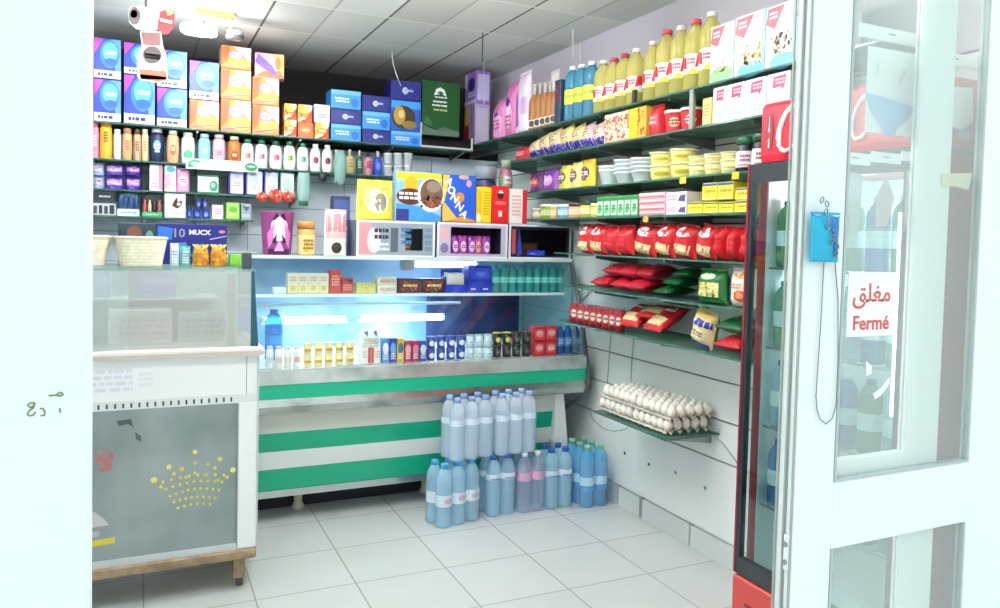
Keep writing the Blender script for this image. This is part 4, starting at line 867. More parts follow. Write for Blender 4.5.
flat(212, 223, 205, zD, YD, '#efe6ea', [('s', .15, .3, .85, .8, P('#c98aa6'), 3)], 'soap_box', 'small white box with pink print between blue jars and lime box', d=.07)
flat(226, 239.5, 202.5, zD, YD, '#7cc24a', [('r', .05, .04, .95, .96, P('#a5dc5c')), ('e', .5, .6, .3, .2, P('#5fae3c')), ('s', .2, .2, .8, .4, P('#e6f6c8'), 2)], 'soap_box', 'lime green box at the end of the lowest back shelf', d=.08)
flat(241, 251, 203.5, zD, YD, '#8fa2ae', [('p', [(.1, .9), (.9, .8), (.5, .5)], P('#44525c')), ('s', .1, .1, .9, .35, P('#cfd8de'), 2)], 'soap_box', 'grey box past the lime one on the lowest back shelf', d=.07)

# ---- on the glass top of the sales counter
zt = 1.304; YT = CYF+.22
def ct(x0, x1, yt, Y=YT): return bk(x0, x1, yt, zt, Y)
xc, w, h = bk(113, 168, 238, zt, YT)
def basket(w, h):
    m = mat('#f3e9d6', .8, 'n', c2='#eadcc2', sc=60); b = MB(); n = 28; dpt = .2
    def ring(z, s): return [(math.copysign(abs(math.cos(2*PI*i/n))**.6, math.cos(2*PI*i/n))*w/2*s, dpt/2+math.copysign(abs(math.sin(2*PI*i/n))**.6, math.sin(2*PI*i/n))*dpt/2*s, z) for i in range(n)]
    lv = 18; vs = []; fs = []
    for j in range(lv+1): f = j/lv; vs += ring(h*f, (.8+.2*f)+(.012 if j % 2 else 0))
    for j in range(lv+1): f = 1-j/lv; vs += ring(max(.006, h*f), (.8+.2*f)*.95)
    for j in range(2*lv+1):
        for k in range(n): fs.append((j*n+k, j*n+(k+1) % n, (j+1)*n+(k+1) % n, (j+1)*n+k))
    fs.append(tuple(range(n))[::-1]); fs.append(tuple(range((2*lv+1)*n, (2*lv+2)*n)))
    b.mesh(vs, fs, m, False)
    r = MB(); r.tube([Vector(p)*1.0 for p in ring(h, .985)]+[Vector(ring(h, .985)[0])], .006, P('#e2d2b4'), 6)
    return bake([('woven_body', b), ('rim', r)])
put(basket(w, h), 'woven_basket', 'whole cream woven basket on the glass counter', 'basket', (xc, YT, zt), group='cream baskets on the counter')
put(basket(w, h), 'woven_basket', 'cream woven basket partly cut off by the white wall', 'basket', (xc-w-.012, YT, zt), group='cream baskets on the counter')
for i, (dx, dz) in enumerate(((-.08, .0), (0, .012), (.08, .0))):
    pass
xc, w, h = bk(157, 227, 224, zt, YT+.25)
t = put(carton(w, h, .05, P('#15186a'), [('r', 0, 0, 1, 1, P('#171a78')), ('p', [(0, .95), (.22, .9), (.2, .6), (0, .6)], P('#2f6fd0')), ('p', [(.75, .62), (1, .72), (1, .74), (.75, .645)], P('#c9c4e6')), ('e', .93, .84, .05, .04, P('#c9788a')), ('p', [(.2, .5), (.4, .55), (.5, .2), (.3, 0), (.2, 0)], P('#4f7fae'))]), 'display_panel_box', 'wide navy box with grey numerals behind the golden pots', 'box', (xc, YT+.25, zt))
obj('numerals', text_mesh('10', h*.3, P('#8a93a6'), bold=.001), t).location = (-w*.2, -.002, h*.76)
obj('lettering', text_mesh('MUCX', h*.17, P('#e6e8f4'), bold=.001), t).location = (w*.1, -.002, h*.79)
xc, w, h = bk(118, 156.5, 223, zt, YT+.26)
put(carton(w, h, .04, P('#22384a'), [('r', 0, 0, 1, 1, P('#243f50')), ('e', .42, .75, .2, .2, P('#7a4a38')), ('e', .45, .3, .26, .3, P('#cfd8e2')), ('e', .82, .6, .12, .24, P('#6f9a92'))], part='carton_body'), 'picture_box', 'dark teal picture box standing behind the whole cream basket', 'box', (xc, YT+.26, zt))
for k, (x0, x1, yt, c1, c2) in enumerate(((170, 179, 243, '#c9d2da', '#8fa6b6'), (180, 190.5, 246, '#5fae9a', '#2f3f9a'))):
    xc, w, h = bk(x0, x1, yt, zt, YT+.04)
    put(pouch(w, h*.95, .03, P(c1), [('e', .5, .6, .4, .2, P(c2)), ('s', .15, .1, .85, .8, P('#e9f2f2'), 5)], seed=20+k, part='sachet'), 'sweets_sachet', ['silvery sachet between the whole basket and the golden pots', 'teal and violet sachet touching the golden pots'][k], 'sachet', (xc, YT+.04, zt))
gm = mat('#d99a2a', .35, 'n', c2='#b56f14', sc=40); gl_ = mat('#f0c75a', .3)
for k, (x0, x1) in enumerate(((192.5, 209.5), (210.5, 227.5))):
    xc, w, h = bk(x0, x1, 244, zt, YT+.02); r = w/2
    pr = [(.9*r, 0), (r, .02*h), (r, .12*h), (.93*r, .16*h), (r, .2*h), (r, .3*h), (.93*r, .34*h), (r, .38*h), (r, .48*h), (.93*r, .52*h), (.98*r, .58*h), (.8*r, .66*h)]
    b = MB().lathe(pr, gm, 18)
    c = MB()
    for j in range(9): a = j*2*PI/9; c.tube([(.75*r*math.cos(a), .75*r*math.sin(a), .64*h), (.6*r*math.cos(a+.3), .6*r*math.sin(a+.3), .82*h), (.95*r*math.cos(a+.5), .95*r*math.sin(a+.5), h*.97)], [.2*r, .16*r, .06*r], gl_, 6)
    put(bake([('ribbed_pot', b), ('crimped_top', c)]), 'golden_pot', ['ribbed golden pot nearer the sachets', 'ribbed golden pot nearer the green box'][k], 'pot', (xc, YT+.02+r, zt), group='golden pots on the counter')
xc, w, h = bk(229.5, 241, 254.5, zt, YT+.03)
put(carton(w, h, .06, P('#69a82e'), [('r', .04, .04, .96, .96, P('#78b83a')), ('r', .1, .1, .9, .14, P('#5f9a2c'))], part='carton_body'), 'green_box', 'small plain green box beside the golden pots', 'box', (xc, YT+.03, zt))
# inside the counter's glass case
zi = 1.174
for x0, x1, d0, lab in ((92, 111, 254, 'small lilac carton inside the counter case at the white wall'), (138, 177, 255, 'long lilac carton on the upper shelf of the counter case')):
    xc, w, h = bk(x0, x1, d0, zi, CYF+.26)
    put(carton(w, h*.6, .07, P('#c9c6f0'), [('r', .03, .08, .97, .45, P('#b3b6ec')), ('s', .1, .55, .9, .8, P('#dcdaf6'), 1)]), 'lilac_carton', lab, 'box', (xc, CYF+.26, zi), group='cartons inside the counter')
zi = .9935
xc, w, h = bk(108, 172, 310, zi, CYF+.15)
put(carton(w, h, .14, P('#ece6e8'), [('r', .02, .1, .98, .9, P('#dfd3d6')), ('s', .1, .2, .9, .8, P('#cbbcc1'), 3)], part='carton_body'), 'foam_box', 'wide off white carton on the floor of the counter case', 'box', (xc, CYF+.15, zi), group='cartons inside the counter')
xc, w, h = bk(178, 226, 312, zi, CYF+.2)
put(carton(w, h, .12, P('#d3d9da'), [('r', .02, .1, .98, .85, P('#b6c0c2')), ('s', .1, .2, .9, .8, P('#98a5a8'), 3)]), 'grey_carton', 'grey carton on the floor of the counter case by the corner post', 'box', (xc, CYF+.2, zi), group='cartons inside the counter')
# ---- on top of the striped fridge
zF = 1.3375
Yf = 4.27
xc, w, h = bk(262.5, 296.5, 211.5, zF, Yf); r = w/2
b = MB().lathe([(.82*r, 0), (.84*r, .01), (r, h*.97), (r*1.02, h), (r*.96, h), (r*.9, h*.9)], P('#93407f'), 26)
mapped = MB().deco([('e', .5, .62, .33, .3, P('#f0cfe6')), ('p', [(.05, .5), (.3, .75), (.25, .3), (.1, .15)], P('#dc7cc8')), ('p', [(.95, .5), (.7, .75), (.75, .3), (.9, .15)], P('#dc7cc8')), ('p', [(.2, .78), (.35, .97), (.5, .9), (.3, .8)], P('#2a1030')), ('p', [(.8, .78), (.65, .97), (.5, .9), (.7, .8)], P('#2a1030')), ('p', [(.5, .3), (.62, .55), (.5, .8), (.38, .55)], P('#fbeaf6')), ('p', [(.22, .3), (.4, .5), (.36, .26)], P('#2a1030')), ('p', [(.78, .3), (.6, .5), (.64, .26)], P('#2a1030')), ('r', .1, .02, .9, .15, P('#3c0f44')), ('p', [(.3, .1), (.7, .1), (.55, .3), (.45, .3)], P('#e99fd6'))], lambda x: (x-.5)*1.7*r*.9, lambda z: z*h, lambda x, z: -math.sqrt(max(0, (r*(.84+.16*z/h)+.001)**2-x*x)), flat=False)
put(bake([('tin_body', b), ('printed_front', mapped)]), 'flared_tin', 'flared purple tin with a pink butterfly pattern on the fridge top', 'tin', (xc, Yf+r, zF))
xc, w, h = bk(298.5, 316.5, 221, zF, Yf); r = w/2
put(round_pack('jar', r, h, mat('#d9a85c', .25), P('#c98a4a'), (.05, .6, P('#e6c98a')), [('r', .3, .1, .6, .8, P('#c9b53a')), ('s', .2, .2, .9, .8, P('#8a5a2a'), 3)]), 'honey_jar', 'honey coloured jar with a yellow label beside the purple tin', 'jar', (xc, Yf+r, zF))
xc, w, h = bk(325.5, 348, 209, zF, Yf)
put(pouch(w, h*.95, .07, P('#efe6e2'), [('r', 0, .5, 1, .98, P('#ee7f86')), ('r', 0, .4, 1, .55, P('#f4b5b2')), ('e', .5, .17, .26, .13, P('#24201e')), ('e', .4, .22, .1, .07, P('#3c3430')), ('e', .62, .22, .1, .07, P('#3c3430'))], seal=P('#f3b3b5'), seed=31), 'snack_pouch', 'pink and white pouch with black olives picture on the fridge top', 'pouch', (xc, Yf, zF))
xc, w, h = bk(333, 350, 196, zF, Yf+.12)
put(carton(w, h, .08, P('#24335f'), [('r', .05, .6, .95, .95, P('#3a4f86')), ('s', .15, .2, .85, .5, P('#7f92c0'), 3)]), 'navy_box', 'dark navy box standing behind the pink and white pouch', 'box', (xc, Yf+.12, zF))
# three white-framed display cases
def case(x0, x1, yt, yb, body, decs, label, win):
    xc, w, h = bk(x0, x1, yt, zF, Yf-.02); fr = .012
    b = MB(); b.box(-w/2, w/2, .006, .26, 0, .006, body); b.box(-w/2, w/2, .006, .26, h-.006, h, body); b.box(-w/2, w/2, .25, .26, .006, h-.006, body)
    for s_ in (-1, 1): b.box(min(s_*w/2, s_*(w/2-.006)), max(s_*w/2, s_*(w/2-.006)), .006, .25, .006, h-.006, body)
    f = MB(); wm_ = P('#dfe0e6')
    f.box(-w/2, w/2, 0, .006, 0, fr, wm_); f.box(-w/2, w/2, 0, .006, h-fr, h, wm_); f.box(-w/2, -w/2+fr, 0, .006, fr, h-fr, wm_); f.box(w/2-fr, w/2, 0, .006, fr, h-fr, wm_)
    sp = [('case_body', b), ('white_frame', f)]
    if win: 
        p = MB(); x_0, z_0, x_1, z_1 = win; a, c = -w/2+fr, w-2*fr; e, g_ = fr, h-2*fr
        p.box(a, a+c*x_0, .002, .006, e, e+g_, decs['m']); p.box(a+c*x_1, a+c, .002, .006, e, e+g_, decs['m']); p.box(a+c*x_0, a+c*x_1, .002, .006, e, e+g_*z_0, decs['m']); p.box(a+c*x_0, a+c*x_1, .002, .006, e+g_*z_1, e+g_, decs['m'])
        p.deco(decs['d'], lambda x: a+x*c, lambda z: e+z*g_, lambda q1, q2: .002); sp.append(('printed_front', p))
    t = put(bake(sp), 'display_case', label, 'display box', (xc, Yf-.02, zF), group='framed display boxes on the fridge'); return xc, w, h
g_m = P('#8f9ca6')
x1c = case(356.5, 435, 221, 254, P('#7d8890'), dict(m=g_m, d=[('p', [(0, 0), (.22, 0), (.24, .5), (.15, 1), (0, 1)], P('#cf8f96')), ('e', .2, .45, .09, .4, P('#d9cfd0')), ('s', .2, .45, .4, .85, P('#22282e'), 2), ('s', .2, .1, .4, .4, P('#cfd6da'), 2), ('r', .42, .1, .52, .85, P('#4d5a64')), ('s', .55, .3, .7, .9, P('#3f79a8'), 3), ('s', .88, .1, .98, .9, P('#5f86a6'), 4)]), 'grey printed display box with a pink corner under the yellow pouch', (.62, .15, .86, .85))
x2c = case(437, 507.5, 223, 256, P('#43305a'), dict(m=P('#b9b0c6'), d=[('e', .07, .7, .06, .2, P('#e2a3a8')), ('e', .08, .25, .06, .16, P('#7a6f9c'))]), 'white framed display box full of purple sweet packs', (.17, .08, .93, .92))
x3c = case(509, 571, 225, 259, P('#141424'), dict(m=P('#1c1c38'), d=[('r', .02, .1, .08, .9, P('#c0474f')), ('p', [(.1, 0), (.14, .9), (.2, .1)], P('#2b46a0'))]), 'dark display box with a blue strip at the end of the fridge top', (.14, .06, .95, .9))
for k in range(5):
    put(pouch(.054, .115, .03, P(['#8a2a92', '#a83aa0', '#7a2a8a', '#b5548a', '#93309a'][k]), [('e', .5, .5, .35, .3, P(['#e6c3ea', '#f0d0e6', '#dfb0e6', '#e8a48a', '#edd3f0'][k])), ('s', .2, .4, .8, .6, P('#5a1a6a'), 2)], seed=50+k), 'sweet_pack', ordl(k, 5, 'purple sweet pack', 'grey printed display box', 'inside the framed box'), 'pack', (x2c[0]-.09+k*.048, Yf+.012+.006*(k % 2), zF+.009), rot=(0, R(-3+3*(k % 3)), 0), group='purple sweet packs in the framed box')
put(pouch(.12, .045, .07, P('#2740c8'), [('e', .5, .5, .4, .3, P('#3f5ae0'))], seed=61), 'blue_pack', 'bright blue pack lying inside the dark display box', 'pack', (x3c[0]+.01, Yf+.02, zF+.0075))
put(carton(.11, .09, .06, P('#4a3420'), [('r', .1, .1, .9, .9, P('#5a4228'))]), 'brown_box', 'dull brown box inside the dark display box', 'box', (x3c[0]+.0, Yf+.13, zF+.0075))
put(carton(.06, .085, .06, P('#2a1a14'), [('r', .05, .2, .95, .8, P('#6a4a34')), ('s', .15, .3, .85, .7, P('#b58a5a'), 2)]), 'brown_box', 'small dark box inside the grey printed display box window', 'box', (x1c[0]+.075, Yf+.05, zF+.0075))
zG = zF+x1c[2]+.001
xc, w, h = bk(358, 395, 179, zG, Yf)
put(pouch(w, h*.94, .08, P('#ecd84e'), [('e', .52, .5, .36, .34, P('#f3eecb')), ('e', .62, .46, .18, .26, P('#8c8474')), ('s', .2, .78, .85, .9, P('#b9a77a'), 1), ('p', [(.02, .3), (.14, .5), (.1, .9), (.02, .8)], P('#c9b72e')), ('e', .2, .55, .1, .2, P('#f7e88a'))], seed=71, seal=P('#e6d25a')), 'powder_pouch', 'yellow milk powder pouch on the grey printed display box', 'pouch', (xc, Yf, zG))
xc, w, h = bk(396, 441.5, 172, zG, Yf)
put(carton(w, h, .07, P('#8fb9e6'), [('r', 0, .85, 1, 1, P('#f0d52c')), ('p', [(0, .78), (.6, .88), (.55, .5), (0, .45)], P('#7fb2e6')), ('p', [(0, .35), (.5, .3), (1, .12), (1, 0), (0, 0)], P('#3f8fd6')), ('r', 0, 0, .28, .24, P('#232a78')), ('e', .32, .76, .16, .16, P('#f0ac1e')), ('e', .3, .5, .3, .17, P('#5a2418')), ('s', .05, .42, .5, .6, P('#f6ede4'), 2), ('e', .76, .55, .3, .36, P('#f1eee8')), ('e', .78, .58, .26, .31, P('#6b5142')), ('d', .55, .3, .99, .52, [P('#8a3a1e'), P('#c05a2a'), P('#5a2414')], 34, .035), ('e', .82, .72, .16, .12, P('#8a7a6a'))]), 'cereal_box', 'chocolate cereal box with a bowl picture next to the yellow pouch', 'box', (xc, Yf, zG))
zG2 = zF+x2c[2]+.001
xc, w, h = bk(442.5, 476, 175, zG2, Yf)
t = put(carton(w, h, .07, P('#1f48b8'), [('r', 0, 0, 1, 1, P('#2358cc')), ('p', [(0, 1), (.2, 1), (0, .2)], P('#f3ca3c')), ('p', [(0, .45), (.18, .3), (.5, .02), (0, 0)], P('#f0b54a')), ('p', [(.1, 0), (.6, .12), (.98, .04), (.98, 0)], P('#d9902e')), ('e', .52, .53, .13, .11, P('#dd8a2c')), ('e', .78, .84, .08, .08, P('#d99ab0')), ('e', .62, .97, .16, .05, P('#c9a3a0'))], side=P('#f0cf1e')), 'cereal_box', 'blue cereal box with large slanting white letters', 'box', (xc, Yf, zG2))
for i, (ch_, x, z) in enumerate((('A', .1, .84), ('O', .17, .66), ('N', .27, .5), ('N', .42, .33), ('A', .56, .17))):
    o = obj('lettering', text_mesh(ch_, w*.3, P('#f6fbff'), bold=.002), t); o.location = ((x-.42)*w, -.003, z*h); o.rotation_euler = (0, R(35), 0)
xc, w, h = bk(476.5, 491, 187, zG2, Yf)
put(carton(w, h, .1, P('#e9c81c'), [('r', 0, 0, 1, 1, P('#f2d224')), ('p', [(0, .2), (.3, .1), (.35, .9), (0, .98)], P('#e8ae1c')), ('s', .45, .2, .95, .9, P('#c9a418'), 9), ('e', .15, .14, .14, .12, P('#f3eee6'))]), 'yellow_box', 'narrow yellow box between the blue cereal and the red box', 'box', (xc, Yf, zG2))
xc, w, h = bk(491.5, 508.5, 186, zG2, Yf)
put(carton(w, h, .1, P('#c8141c'), [('r', .02, 0, .98, 1, P('#de1e24')), ('e', .52, .78, .2, .13, P('#3a1512')), ('p', [(.35, .82), (.7, .82), (.6, .9), (.45, .9)], P('#f1e6e0')), ('r', .4, .18, .62, .34, P('#f2d5cf')), ('s', .2, .5, .85, .6, P('#f59a8e'), 2)]), 'red_box', 'bright red box with a dark cup emblem beside the yellow box', 'box', (xc, Yf, zG2))
zG3 = zF+x3c[2]+.001
xc, w, h = bk(509.5, 527, 189, zG3, Yf)
put(carton(w, h, .1, P('#e9dbd8'), [('r', 0, 0, .72, 1, P('#f3e6e2')), ('r', .74, 0, 1, 1, P('#d9262f')), ('s', .1, .2, .65, .85, P('#d9b5ae'), 6)]), 'red_white_box', 'white box with a red edge beside the bright red box', 'box', (xc, Yf, zG3))
zz = zG2
xc, w, h = bk(479, 500, 166, zG2, Yf+.14); r = w/2
put(round_pack('jar', r, h, P('#20244a'), P('#8f9aa6'), (.3, .7, P('#2c3a8a')), [('s', .2, .3, .8, .7, P('#aab4d8'), 2)]), 'powder_jar', 'tall navy jar with a grey lid behind the yellow box', 'jar', (xc, Yf+.14+r, zG2))
xc, w, h = bk(502, 515, 160, zG3, Yf+.14); r = w/2
put(round_pack('shower', r, h, P('#b56a8a'), P('#9aa98a'), (.55, .85, P('#8c9a7c')), [('s', .2, .2, .8, .7, P('#e6c9d6'), 2)]), 'cleaner_bottle', 'bottle with a rounded olive grey top behind the white and red box', 'bottle', (xc, Yf+.14+r, zG3))

# ---- inside the striped fridge: upper shelf
zU = 1.141; YU = 4.24
flat(273.5, 286, 287.5, zU, YU, '#eef2ee', [('r', .1, .2, .9, .8, P('#dbe3e0'))], 'small_carton', 'small plain white carton at the near end of the fridge shelf')
cream = [('r', 0, .55, 1, 1, P('#f1e8d8')), ('r', 0, 0, 1, .45, P('#efe3b0')), ('s', .15, .6, .85, .9, P('#d3a088'), 2), ('e', .5, .25, .3, .16, P('#d9bf6a'))]
xc, w, h = bk(287.5, 328.5, 273.5, zU, YU); spx = carton(w/4-.001, h, .08, P('#f0e8d4'), cream)
for k in range(4): put(spx, 'juice_carton', ordl(k, 4, 'cream juice carton', 'small plain white carton'), 'carton', (xc-w/2+w/8+k*w/4, YU, zU), group='cream cartons on the fridge shelf')
flat(329.5, 341, 270, zU, YU, '#d3302a', [('s', .15, .3, .85, .8, P('#f3b9a6'), 4)], 'red_carton', 'narrow red carton next to the cream juice cartons')
flat(341.5, 353, 278, zU, YU, '#c72b26', [('p', [(.1, 1), (.9, .7), (.9, .95)], P('#2a1a1a')), ('s', .1, .15, .9, .6, P('#f0a48e'), 3)], 'red_carton', 'shorter red carton with a black flash')
xc, w, h = bk(356, 375.5, 283, zU, YU)
spx = carton(w/2-.001, h/2-.001, .07, P('#ddd46a'), [('r', .05, .15, .95, .8, P('#ece48c')), ('s', .15, .3, .85, .7, P('#a89a3a'), 1)])
for k in range(4): put(spx, 'butter_pack', f'small yellow butter pack, {"upper" if k > 1 else "lower"} layer, {"by the red cartons" if k % 2 == 0 else "by the cream stack"}', 'pack', (xc-w/4+(k % 2)*w/2, YU, zU+(k//2)*h/2), group='yellow butter packs')
xc, w, h = bk(377, 396.5, 277, zU, YU)
for k in range(2): put(carton(w, h/2-.001, .09, P('#eae3d6'), [('e', .35, .5, .25, .3, P('#d9b0a0')), ('s', .5, .2, .95, .8, P('#b98a7a'), 2)]), 'cheese_box', f'{"upper" if k else "lower"} cream cheese box in the stack by the lamp ballast', 'box', (xc, YU, zU+k*h/2), group='cream cheese boxes')
fl = [('r', .03, .06, .97, .94, P('#5a1420')), ('d', .1, .15, .9, .8, [P('#c2451e'), P('#e08a2a'), P('#a02a1c')], 26, .06), ('s', .15, .35, .85, .65, P('#f2d27a'), 1)]
for k, (x0, x1) in enumerate(((398, 420.5), (422, 444.5))): flat(x0, x1, 278.5, zU, YU, '#2a0f1c', fl, 'chocolate_box', ['dark box with flame coloured print nearer the cheese boxes', 'dark box with flame coloured print nearer the blue tray'][k])
xc, w, h = bk(445.5, 467, 270, zU, YU)
t = put([], 'sachet_tray', 'royal blue tray of pale sachets on the fridge shelf', 'tray', (xc, YU, zU)); bm_ = P('#2a3fd0')
b = MB(); b.box(-w/2, w/2, 0, .004, 0, h*.35, bm_); b.box(-w/2, w/2, .004, .09, 0, .004, bm_); b.box(-w/2, w/2, .086, .09, .004, h, bm_); b.box(-w/2, -w/2+.004, .004, .086, .004, h*.7, bm_); b.box(w/2-.004, w/2, .004, .086, .004, h*.7, bm_); obj('tray', b, t)
for k in range(6): obj('sachet', pouch(w*.8, h*.8, .011, P(['#e9e2dc', '#d9c9b8'][k % 2]), seed=80+k)[0][1], t).location = (0, .008+k*.0125, .006)
xc, w, h = bk(468.5, 491.5, 265.5, zU, YU)
put(carton(w, h, .1, P('#1f35c8'), [('r', .1, .5, .9, .92, P('#3550e0')), ('r', .05, .42, .95, .46, P('#1626a0')), ('r', .1, .08, .3, .14, P('#dbe3fb')), ('r', .62, .08, .85, .14, P('#dbe3fb')), ('e', .5, .7, .2, .1, P('#5f78ee'))]), 'blue_crate_box', 'tall royal blue box between the sachet tray and the teal bottles', 'box', (xc, YU, zU))
xa = onY(493.5, 280, YU)[0]; xb = onY(564.5, 280, YU+.02)[0]; n = 9; r = (xb-xa)/n/2*.96
hh = onY(530, 265, YU+r)[2]-zU
spx = round_pack('water', r, hh, mat('#4fc3c4', .15, 'c', a=.55), P('#2f8f98'), (.34, .56, P('#7fe0dc')))
for k in range(n): put(spx, 'small_water_bottle', ordl(k, n, 'small teal bottle', 'royal blue box'), 'bottle', (xa+(xb-xa)*(k+.5)/n, YU+r, zU), group='small teal bottles on the fridge shelf')

# deck of the fridge
zK = .7855; YK = 4.06
def deck(x0, x1, yt, fn, name, lab, cat, grp=None, Y=YK, z=zK):
    xc, w, h = bk(x0, x1, yt, z, Y); r = w/2; put(fn(r, h), name, lab, cat, (xc, Y+r, z), group=grp); return z+h
yb = lambda body, lid, dc: (lambda r, h: round_pack('yogurt', r, h, P(body), P(lid), None, [('r', .05, .3, .95, .7, P(dc)), ('s', .2, .4, .8, .62, P('#ffffff'), 1)]))
xc, w, h = bk(266, 284, 310, zK, 4.3)
put(round_pack('water', w/2, h, mat('#5fb4ea', .1, 'c', a=.4), P('#3f7fd0'), (.32, .5, P('#3f9ae6'))), 'water_bottle', 'large blue water bottle standing at the near end inside the fridge', 'bottle', (xc, 4.3+w/2, zK))
for k, x0 in enumerate((266, 275, 284, 293)): deck(x0, x0+8.3, 346.5, lambda r, h: round_pack('shower', r*.95, h, P('#f1f0ea'), P('#e9e6ee'), None, [('r', .1, .2, .9, .6, P(['#c9d6ee', '#efc3b0', '#f1d9c4', '#e6a8a0'][k]))], sy=1), 'drinking_yogurt', ordl(k, 4, 'white drinking yogurt bottle', 'large blue water bottle'), 'bottle', 'drinking yogurt bottles')
for lev in range(2):
    for k in range(5):
        x0 = 303.5+k*10.6; a_, b_ = onY(x0, 355, YK)[0], onY(x0+10, 355, YK)[0]; r = (b_-a_)/2; h = .058
        put(round_pack('yogurt', r*.92, h, P('#efe1a0'), P('#f3ecd0'), None, [('r', .05, .25, .95, .65, P('#e2b84c')), ('s', .2, .35, .8, .6, P('#c07a3a'), 1)]), 'custard_cup', ordl(k, 5, 'yellow custard cup', 'drinking yogurts', 'upper layer' if lev else 'lower layer'), 'cup', ((a_+b_)/2, YK+r, zK+lev*(h+.0008)), group='yellow custard cups')
z = flat(361.5, 370.5, 347, zK, YK, '#f0efec', [('r', .7, 0, 1, 1, P('#d9483a')), ('s', .1, .3, .6, .8, P('#c9b9a9'), 3)], 'milk_box', 'white milk box with a red edge nearer the custard cups', d=.07)
z2 = flat(371.5, 380.5, 347, zK, YK, '#f0efec', [('r', .0, 0, .25, 1, P('#d9483a')), ('s', .35, .3, .95, .8, P('#c9b9a9'), 3)], 'milk_box', 'white milk box with a red edge nearer the small blue cartons', d=.07)
xc, w, h = bk(361, 381, 328, max(z, z2)+.001, YK)
put(pouch(w, h*.9, .06, P('#eef3f2'), [('p', [(.1, .9), (.35, .95), (.3, .6)], P('#2f5fae')), ('p', [(.6, .9), (.85, .95), (.8, .6)], P('#2f5fae')), ('s', .1, .1, .9, .5, P('#d9b9a0'), 3)], seed=91), 'milk_sachet', 'white sachet with blue flashes on top of the milk boxes', 'sachet', (xc, YK, max(z, z2)+.001))
for k, (c, dc, lab) in enumerate((('#5f93d6', '#e9eef8', 'pale blue small carton next to the milk boxes'), ('#1f4fb4', '#6fa8ea', 'deep blue small carton beside the pale blue one'), ('#d8c23a', '#3f7f9a', 'yellow and teal small carton among the blue ones'), ('#c03f62', '#f0b3c2', 'crimson small carton next to the yellow one'), ('#b82f56', '#e08aa6', 'darker pink small carton beside the crimson one'), ('#2f5fb4', '#dfe8f6', 'blue small carton beside the stacked blue yogurts'))):
    x0 = 382+k*7.5; xc, w, h = bk(x0, x0+7, 338.5 if k < 3 else 341, zK, YK); put(carton(w, h, .05, P(c), [('e', .5, .6, .4, .25, P(dc)), ('s', .15, .1, .85, .4, P('#f2f2f2'), 3)]), 'small_drink_carton', lab, 'carton', (xc, YK, zK), group='small drink cartons')
for lev in range(2):
    for k in range(4):
        a_, b_ = onY(427.5+k*10, 355, YK)[0], onY(437+k*10, 355, YK)[0]; r = (b_-a_)/2; h = .065
        put(round_pack('yogurt', r*.92, h, P('#27439c'), P('#3f62c8'), None, [('e', .5, .5, .36, .36, P('#eef2fb'))]), 'yogurt_cup', ordl(k, 4, 'blue yogurt cup with white spot', 'crimson cartons', 'upper layer' if lev else 'lower layer'), 'cup', ((a_+b_)/2, YK+r, zK+lev*(h+.0008)), group='blue yogurt cups')
for lev in range(2):
    for k in range(3):
        a_, b_ = onY(467.5+k*8.8, 355, YK)[0], onY(476+k*8.8, 355, YK)[0]; r = (b_-a_)/2; h = .066
        put(round_pack('yogurt', r*.92, h, P('#d9e6ee'), P('#a9c9da'), None, [('r', .1, .25, .9, .7, P('#f4f8fa')), ('s', .2, .3, .8, .6, P('#8fb0c6'), 1)]), 'yogurt_cup', ordl(k, 3, 'pale silver yogurt cup', 'blue yogurt cups', 'upper layer' if lev else 'lower layer'), 'cup', ((a_+b_)/2, YK+r, zK+lev*(h+.0008)), group='pale yogurt cups')
for lev in range(2):
    for k in range(4):
        a_, b_ = onY(494+k*9.8, 352, YK)[0], onY(503.3+k*9.8, 352, YK)[0]; r = (b_-a_)/2; h = .07
        yl_ = lev == 1 and k < 2
        put(round_pack('yogurt', r*.92, h, P('#26221f'), P('#d8cc4a' if yl_ else '#4a4a50'), None, [('e', .5, .5, .35, .35, P('#e3d640' if yl_ else '#5a5348')), ('s', .2, .4, .8, .6, P('#f2f0d8' if yl_ else '#8f8a80'), 1)]), 'dessert_pot', ordl(k, 4, 'yellow lidded dessert pot' if yl_ else 'black dessert pot', 'pale yogurt cups', 'upper layer' if lev else 'lower layer'), 'pot', ((a_+b_)/2, YK+r, zK+lev*(h+.0008)), group='dark dessert pots')
for lev in range(2):
    for k in range(2):
        xc, w, h = bk(533.5+k*11.8, 544.5+k*11.8, 341, zK, YK); h = .085
        put(carton(w, h-.001, .07, P('#c8242e'), [('r', .05, .1, .95, .9, P('#e0404a')), ('e', .5, .55, .35, .3, P('#f08a8a')), ('s', .2, .4, .8, .7, P('#fbe3e0'), 2)]), 'red_drink_pack', ordl(k, 2, 'red drink pack', 'dark dessert pots', 'upper layer' if lev else 'lower layer'), 'pack', (xc, YK, zK+lev*h), group='red drink packs')
bwm = mat('#2f6fc0', .15, 'c', a=.6)
for k in range(3):
    xc, w, h = bk(557.8+k*7.9, 565.2+k*7.9, 326, zK, YK+.01)
    put(round_pack('water', w/2*.97, h, bwm, P('#1f3f8a'), (.3, .6, P('#4f9ae0')), [('s', .1, .2, .9, .8, P('#e6f2fb'), 2)]), 'small_water_bottle', ordl(k, 3, 'small deep blue bottle', 'red drink packs'), 'bottle', (xc, YK+.01+w/2, zK), group='small deep blue bottles')
